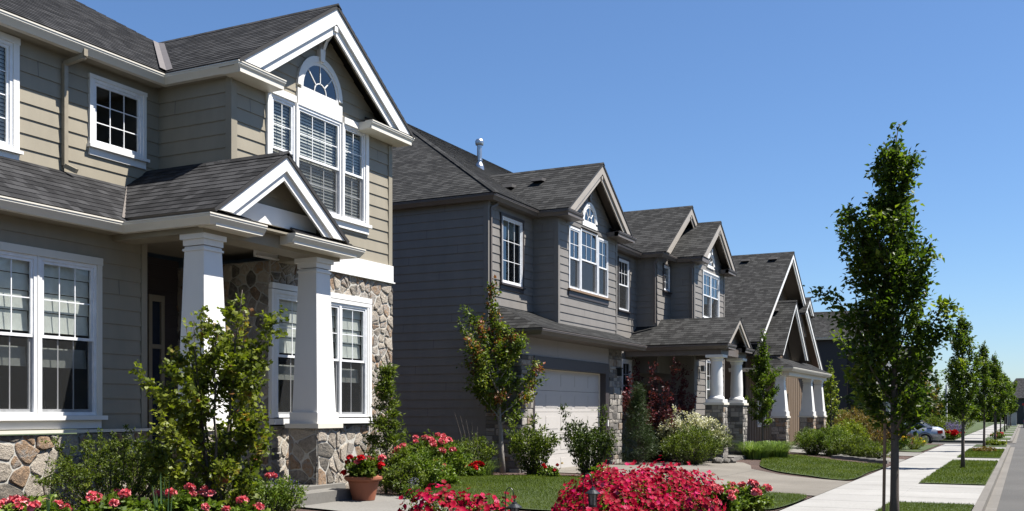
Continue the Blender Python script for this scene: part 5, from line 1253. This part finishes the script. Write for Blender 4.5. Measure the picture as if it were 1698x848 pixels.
for i, (x, y, s_) in enumerate([(-8.0, 29.35, .17), (-7.85, 29.65, .15), (-8.05, 29.9, .19), (-7.75, 29.95, .14)]):
    bm = bmesh.new(); bmesh.ops.create_icosphere(bm, subdivisions=2, radius=s_)
    for v in bm.verts: v.co *= 1 + .18 * math.sin(v.co.x * 31 + i) * math.cos(v.co.y * 27); v.co.z *= .7
    me = bpy.data.meshes.new('boulder'); bm.to_mesh(me); bm.free(); me.materials.append(M['kerb']); o = bpy.data.objects.new('boulder', me); COL.objects.link(o); o.location = Z(x, y, s_ * .4)
    tag(o, ['grey boulder nearest the driveway below the creamy shrub', 'smallish grey boulder between two others near the stone pier', 'largest grey boulder at the end of the shrub bed', 'grey boulder closest to the porch pier'][i], 'boulder', 'boulders edging the shrub bed')
for i, (x, y, R, lb) in enumerate([(-7.75, 33.0, .75, 'arching light green grass clump right of the round-columned porch'), (-7.35, 34.3, .65, 'second arching grass clump, nearer the tapered columns')]):
    blades('ornamental_grass', Z(x, y), R, .85, lb, 'blade', 900, .011, 120 + i, 'arching grass clumps')
# hedge bed on the corner of the next lawn
for i, (x, y, R, H, lf, n, lb) in enumerate([(-6.9, 38.2, .75, .95, 'leaf_bright', 3500, 'bright green feathery shrub at the left end of the bed by the tapered columns'), (-6.2, 38.0, .85, 1.05, 'leaf_bright', 4200, 'tall soft green shrub in the middle of the lawn-edge bed'),
                                        (-5.3, 37.3, .8, .75, 'leaf_box', 3800, 'low dark green spreading shrub above the stone edging'), (-4.6, 36.6, .6, .55, 'leaf_box', 2400, 'lowest green shrub at the right end of the stone edging'),
                                        (-6.0, 40.4, .8, 1.25, 'leaf_gold', 3000, 'golden yellow shrub behind the soft green ones'), (-5.6, 43.8, 1.0, 1.6, 'leaf_rust', 3200, 'rust-orange leaved shrub behind the golden one'), (-6.6, 45.5, .9, 1.7, 'leaf_rust', 2600, 'tall russet shrub nearest the brown gabled house'),
                                        (-5.0, 47.0, .7, .9, 'leaf_purple', 1500, 'dark red shrub near the white marker post')]):
    shrub('bed_shrub', Z(x, y), R, H, lb, lf, n, .06 if i < 4 else .085, 'oval', 50, None, 130 + i, 'shrub', 'round', .35, .5)
for i, (x, y) in enumerate([(-4.1, 34.6), (-4.35, 35.1), (-4.65, 35.55), (-4.95, 35.9), (-5.3, 36.1), (-5.65, 36.4)]):
    m_ = MB(); w_ = .2 + .04 * (i % 3); zz = gh(x, y); m_.prism([(x - w_, y - .12, zz - .02), (x + w_ * .9, y - .14, zz - .02), (x + w_, y + .1, zz - .02), (x - w_ * .8, y + .13, zz - .02)], (0, 0, .12))
    o = m_.build('edging_stone', 'concrete'); tag(o, ['flat edging stone nearest the sidewalk', 'second flat edging stone from the sidewalk', 'third flat edging stone from the sidewalk', 'fourth flat edging stone from the sidewalk', 'fifth flat edging stone from the sidewalk', 'flat edging stone farthest from the sidewalk'][i], 'edging stone', 'flat stones edging the bed')
l = Z(-4.9, 45.6); t = shrub('daylily', l, .65, .55, 'yellow-flowering daylilies by the sidewalk behind the tall street tree', 'leaf_bright', 1500, .07, 'oval', 30, None, 141, 'daylily', 'fan', .25, .4); put_heads(t, spread(l, .7, .6, 22, 142), 'yellow', 1.5)
l = Z(-4.3, 47.5); t = shrub('daylily', l, .5, .5, 'greener daylily clump with few blooms nearest the sidewalk', 'leaf_gold', 1200, .07, 'oval', 30, None, 143, 'daylily', 'fan', .25, .4); put_heads(t, spread(l, .5, .5, 8, 144), 'yellow', 1.3)
# planting past the side street
for i, (x, y, R, H, lf, n, lb) in enumerate([(-5.1, 65.6, 1.1, 1.45, 'leaf_box', 2600, 'round green bush on the far corner of the side street'), (-6.9, 66.2, 1.0, 1.2, 'leaf_rust', 1800, 'reddish bush left of the round green bush past the side street'), (-4.3, 69.2, .9, 1.3, 'leaf_box', 1800, 'grey-green bush by the sidewalk past the side street'), (-4.6, 75, 1.0, 1.4, 'leaf_bright', 1500, 'green bush beside the beige car'), (-4.6, 81, 1.0, 1.4, 'leaf_box', 1500, 'green bush farther past the beige car'), (-4.8, 90, 1.3, 1.6, 'leaf_box', 1500, 'distant green bush along the sidewalk')]):
    shrub('far_bush', (x, y, 0), R, H, lb, lf, n, .11, 'oval', 40, None, 150 + i, 'shrub', 'round', .45, .5)
l = (-4.05, 65.8, 0); t = shrub('geranium', l, .75, .45, 'patch of bright red flowers at the far side-street corner', 'leaf_bright', 900, .08, 'oval', 24, None, 160, 'geranium', 'round', .8, .7); put_heads(t, spread(l, .8, .45, 26, 161), 'red', 2.2)
l = (-3.95, 67.6, 0); t = shrub('lavender', l, .8, 1.0, 'lilac-grey lavender bush beside the red flowers past the side street', 'petal_lilac', 1700, .06, 'oval', 50, None, 162, 'lavender', 'fan', .3, .3)
l = (-1.5, 68.6, .02); t = shrub('geranium', l, .5, .35, 'pink flowers round the foot of the fifth street tree', 'leaf_bright', 500, .07, 'oval', 20, None, 163, 'geranium', 'round', .8, .7); put_heads(t, spread(l, .45, .25, 9, 164), 'pink', 1.6)
l = (-1.3, 55.1, .02); t = shrub('marigold', l, .5, .2, 'yellowish bedding plants round the foot of the fourth street tree', 'leaf_gold', 900, .06, 'oval', 20, None, 165, 'marigold', 'round', .8, .7)
l = (-1.5, 46.3, .02); t = shrub('marigold', l, .5, .12, 'low reddish bedding plants round the foot of the third street tree', 'leaf_rust', 700, .05, 'oval', 20, None, 166, 'bedding plant', 'round', .8, .7)
# ---- foreground flower mounds
mounds = [((-4.78, 11.95), .62, .62, 'left end of the long magenta-flowered bed, behind the leaning lantern'), ((-4.75, 12.7), .80, .68, 'second magenta mound of the long bed, right behind the right-hand lantern'), ((-5.15, 13.6), .82, .74, 'tall magenta mound in the middle of the long bed'),
          ((-4.85, 14.6), .82, .78, 'highest magenta mound, toward the right of the long bed'), ((-4.75, 15.7), .66, .62, 'right end of the long magenta-flowered bed near the sidewalk'), ((-4.2, 13.5), .60, .50, 'front right magenta mound of the long bed, closest to the sidewalk'),
          ((-6.0, 10.1), .52, .62, 'left of the two low magenta mounds at the bottom centre'), ((-5.60, 10.4), .46, .56, 'right of the two low magenta mounds, beside the left lantern')]
for i, ((x, y), R, H, lb) in enumerate(mounds):
    mound('flower_mound', Z(x, y, -.02), R, H, lb, 200 + i, int(2100 * R * R))
for i, (x, y, R, n, lb) in enumerate([(-4.12, 15.25, .36, 11, 'coral-pink geraniums spilling over the front right of the magenta bed'), (-4.02, 16.45, .40, 13, 'coral-pink geraniums at the right end of the magenta bed, nearest the sidewalk'), (-5.6, 14.2, .35, 6, 'coral-pink geraniums poking out at the back left of the magenta bed')]):
    l = Z(x, y); H = .46 if i < 2 else .72; geranium(l, R, H, lb, 'pink', spread(l, R, H, n, 230 + i), 231 + i, 1.25)
# ---- path lanterns
def lantern(loc, label):
    t = thing('path_lantern', loc, label, 'garden lantern', 'black path lanterns'); x, y, z = loc; h = .60
    m_ = MB(); pts = [(x - .10, y - .02, z - .1), (x - .10, y - .02, z + h - .05)]
    for k in range(9):
        a = pi * k / 8; pts.append((x - .05 - .05 * cos(a) * 1.0, y - .02, z + h - .02 + .085 * sin(a)))
    pts.append((x, y, z + h - .06)); m_.tube(pts, .0055, 6); m_.build('hook', 'black_metal', t)
    m_ = MB(); b = z + h - .27
    m_.lathe((x, y, b), [(0, .205), (.010, .205), (.012, .185), (.028, .178), (.030, .165), (.045, .155), (.082, .128), (.084, .120), (.0, .118)], 20); m_.build('hood', 'black_metal', t)
    m_ = MB()
    for k in range(6):
        a = 2 * pi * k / 6; m_.tube([(x + .052 * cos(a), y + .052 * sin(a), b + .12), (x + .040 * cos(a), y + .040 * sin(a), b)], .0045, 5)
    m_.lathe((x, y, b), [(0, -.02), (.045, -.02), (.048, .0), (.0, .004)], 16); m_.build('cage', 'black_metal', t)
    m_ = MB(); m_.lathe((x, y, b), [(.034, .003), (.046, .118)], 16); m_.build('glass_pane', 'lamp_glass', t)
    return t
lantern((-4.90, 9.85, .17), 'black path lantern standing against the lawn, left of the two, beside the low magenta mounds')
lantern((-4.10, 10.1, .33), 'black path lantern in front of the long magenta bed, right of the two')
# ---- white post, utility box
o = thing('marker_post', (-5.7, 50.4, 0), 'plain white marker post by the sidewalk beside the tall street tree trunk', 'post'); m_ = MB(); m_.box(-5.76, -5.64, 50.34, 50.46, -.05, 1.66); m_.build('post', 'white', o); m_ = MB(); m_.prism([(-5.78, 50.32, 1.66), (-5.62, 50.32, 1.66), (-5.62, 50.48, 1.66), (-5.78, 50.48, 1.66)], (0, 0, .03)); m_.build('post_cap', 'white', o)
o = thing('marker_post', (-4.6, 72.5, 0), 'tall thin white pole behind the second street tree past the side street', 'post'); m_ = MB(); m_.tube([(-4.6, 72.5, 0), (-4.6, 72.5, 3.4)], .06, 8); m_.build('post', 'white', o)
o = thing('utility_cabinet', (-1.4, 136, 0), 'grey utility cabinet on the verge at the far end of the street', 'utility cabinet'); m_ = MB(); m_.box(-2.0, -.9, 135.6, 136.6, -.02, 1.5); m_.build('body', 'cabinet', o); m_ = MB(); m_.box(-2.03, -.87, 135.57, 136.63, 1.5, 1.56); m_.build('lid', 'cabinet', o)
o = thing('plant_pot', (-5.35, 41.9, 0), 'green planter box standing behind the hedge bed', 'planter'); m_ = MB(); m_.box(-6.05, -5.65, 41.1, 41.5, -.02, .85); m_.build('body', 'leaf_bright', o); m_ = MB(); m_.box(-6.08, -5.62, 41.07, 41.53, .80, .86); m_.build('rim', 'leaf_bright', o)

# ---- cars
def car(name, loc, rz, paintm, label, van=False):
    t = thing(name, loc, label, 'car'); ORIGIN[t.name] = Vector((0, 0, 0))
    st = [(-2.25, .60, .42, .72), (-2.18, .76, .30, .84), (-1.95, .84, .22, .93), (-1.45, .87, .20, .97), (-.9, .88, .19, .96), (0, .88, .19, .93), (.9, .88, .19, .91), (1.4, .86, .20, .84), (1.9, .82, .24, .74), (2.15, .74, .32, .66), (2.25, .58, .42, .58)]
    m_ = MB(); rings = []
    for x, w_, zb, zt in st:
        zm = zb + (zt - zb) * .62
        rings.append([Vector(p) for p in ((x, -w_ * .9, zb), (x, -w_, zb + .1), (x, -w_, zm), (x, -w_ * .93, zt - .03), (x, -w_ * .6, zt + .02), (x, 0, zt + .03), (x, w_ * .6, zt + .02), (x, w_ * .93, zt - .03), (x, w_, zm), (x, w_, zb + .1), (x, w_ * .9, zb))])
    for i in range(len(rings) - 1):
        for k in range(10): m_.face([rings[i][k], rings[i + 1][k], rings[i + 1][k + 1], rings[i][k + 1]])
        m_.face([rings[i][10], rings[i + 1][10], rings[i + 1][0], rings[i][0]])
    m_.face(rings[0]); m_.face(list(reversed(rings[-1]))); m_.build('body', paintm, t, smooth=True)
    cb = [(-1.75, .93), (-1.05, 1.36), (-.5, 1.43), (.15, 1.42), (1.15, .92)] if not van else [(-2.1, .95), (-1.95, 1.62), (-.5, 1.72), (.5, 1.68), (1.3, .95)]
    m_ = MB(); wb, wt_ = .84, .62
    def wd(z): return wb + (wt_ - wb) * (z - .9) / (cb[2][1] - .9)
    for sg in (-1, 1): m_.face([(x, sg * wd(z), z) for x, z in (cb if sg < 0 else cb[::-1])])
    for i in range(4):
        (x0, z0), (x1, z1) = cb[i], cb[i + 1]; m_.face([(x0, -wd(z0), z0), (x1, -wd(z1), z1), (x1, wd(z1), z1), (x0, wd(z0), z0)])
    m_.build('cabin', paintm, t)
    g = MB(); e = .008
    for (i, j) in ((0, 1), (4, 3)):
        (x0, z0), (x1, z1) = cb[i], cb[j]; sx = -e if i == 0 else e
        q = lambda f, s_: (x0 + (x1 - x0) * f + sx * 2, s_ * (wd(z0 + (z1 - z0) * f) - .07), z0 + (z1 - z0) * f + e)
        g.face([q(.1, -1), q(.92, -1), q(.92, 1), q(.1, 1)])
    g.build('windscreen', 'car_glass', t)
    top = cb[2][1] - .08
    for sg in (-1, 1):
        for (xa, xb, xc, xd) in (((-1.40, -.45, -.45, -.98)), ((-.36, .86, .12, -.36))):
            g = MB(); g.face([(xa, sg * (wd(.97) + e), .97), (xb, sg * (wd(.97) + e), .97), (xc, sg * (wd(top) + e), top), (xd, sg * (wd(top) + e), top)]); g.build('side_window', 'car_glass', t)
    for wx in (-1.38, 1.38):
        for sg in (-1, 1):
            m_ = MB()
            for (r0, r1, y0, y1, mat) in ():
                pass
            n = 20; tz = .31
            def disc(mb, r, ya, yb):
                P0 = [(wx + r * cos(2 * pi * k / n), ya, tz + r * sin(2 * pi * k / n)) for k in range(n)]; mb.prism(P0, (0, yb - ya, 0))
            disc(m_, .31, sg * .68, sg * .875); wh = m_.build('wheel', 'tyre', t)
            m_ = MB(); disc(m_, .20, sg * .876, sg * .885)
            m_.build('rim', 'rim', wh)
            m_ = MB(); 
            for k in range(7):
                a0, a1 = pi * k / 7, pi * (k + 1) / 7
                m_.prism([(wx + .345 * cos(a0), sg * .872, tz + .345 * sin(a0)), (wx + .385 * cos(a0), sg * .872, tz + .385 * sin(a0)), (wx + .385 * cos(a1), sg * .872, tz + .385 * sin(a1)), (wx + .345 * cos(a1), sg * .872, tz + .345 * sin(a1))], (0, sg * .02, 0))
            m_.build('wheel_arch', 'bumper', t)
    for sg in (-1, 1):
        m_ = MB(); m_.box(-2.24, -2.0, sg * .80 - .06, sg * .80 + .06, .62, .80); m_.build('tail_light', 'lens_red', t)
        m_ = MB(); m_.box(2.08, 2.22, sg * .62 - .13, sg * .62 + .13, .52, .64); m_.build('headlight', 'lens_clear', t)
    m_ = MB(); m_.box(-2.29, -2.1, -.74, .74, .36, .50); m_.build('bumper', 'bumper', t); m_ = MB(); m_.box(2.1, 2.28, -.72, .72, .34, .46); m_.build('bumper', 'bumper', t)
    m_ = MB(); m_.box(-1.0, 1.0, -.893, .893, .46, .50); m_.build('side_trim', 'bumper', t)
    t.location = loc; t.rotation_euler = (0, 0, rz)
    return t
car('parked_car', (-6.1, 58.9, -.12), pi, 'car_silver', 'silver sedan parked nose-in toward the houses, tail lights facing the street')
car('parked_car', (-6.3, 76.3, 0), 0, 'car_beige', 'pale beige car half hidden behind bushes beyond the side street')
car('parked_car', (-.2 + .9, 128, -.13), pi / 2, 'car_blue', 'blue van parked at the kerb at the far end of the street', True)
# ---- distant planting beyond the end of the street (too far to tell trunks apart)
rng = np.random.default_rng(5); n = 26000; xs = rng.uniform(-120, 90, n); top = 4.2 + 1.6 * np.sin(xs * .23) + 1.2 * np.sin(xs * .61 + 1); P = np.stack([xs, rng.uniform(196, 206, n), rng.random(n) ** .7 * top], 1)
leaf_mesh('distant_wood', P, rng.normal(0, 1, (n, 3)), .9, 'leaf_pear', None, 'oval', .7, None, .3, .8, 'stuff'); bpy.data.objects['distant_wood']['label'] = 'low far-off tree line behind the end of the street'; bpy.data.objects['distant_wood']['category'] = 'woodland'
# ---- grass blades on the lawns
def in_poly(x, y, poly):
    c = np.zeros(len(x), bool); j = len(poly) - 1
    for i in range(len(poly)):
        xi, yi = poly[i][:2]; xj, yj = poly[j][:2]
        c ^= ((yi > y) != (yj > y)) & (x < (xj - xi) * (y - yi) / (yj - yi + 1e-12) + xi); j = i
    return c
gv = np.vectorize(gh)
for i, (nm, poly, off) in enumerate(lawns):
    x0, x1 = min(p[0] for p in poly), max(p[0] for p in poly); y0, y1 = min(p[1] for p in poly), max(p[1] for p in poly)
    if y0 > 50 or y1 < 12: continue
    dens = 2600 if y0 < 24 else 900; n = int((x1 - x0) * (y1 - y0) * dens)
    X_, Y_ = rng.uniform(x0, x1, n), rng.uniform(y0, y1, n); k = in_poly(X_, Y_, poly); X_, Y_ = X_[k], Y_[k]; n = len(X_)
    P = np.stack([X_, Y_, gv(X_, Y_) + off - .008], 1)
    tone = np.clip(.42 + .22 * np.sin(X_ * 2.1 + 1) * np.sin(Y_ * 1.7) + rng.normal(0, .16, n), 0, 1)
    o = leaf_mesh('grass', P, rng.normal(0, .45, (n, 3)) + np.array([0, 0, 1.0]), .042 if y0 < 24 else .055, 'turf', None, 'needle', .22 if y0 < 24 else .3, tone, -.4, .1, 'stuff')
# bark chips on the beds
n = 26000; X_, Y_ = rng.uniform(-11, -3.75, n), rng.uniform(7, 22, n)
for poly in (lawn_a, lawn_b): k = ~in_poly(X_, Y_, poly); X_, Y_ = X_[k], Y_[k]
k = ~((X_ > -10.4) & (Y_ > 10.1) & (Y_ < 13.6)) & ~((Y_ > 20.6) & (X_ > -10.6)); X_, Y_ = X_[k], Y_[k]; n = len(X_)
P = np.stack([X_, Y_, gv(X_, Y_) - .004], 1); M['chip'] = leaf_mat('chip', [(0, (.025, .014, .010)), (.6, (.10, .055, .04)), (1, (.22, .14, .10))], .0, .9)
leaf_mesh('bark_mulch', P, rng.normal(0, 1, (n, 3)) * np.array([1, 1, .25]), .035, 'chip', None, 'oval', .5, None, .6, .2, 'stuff')
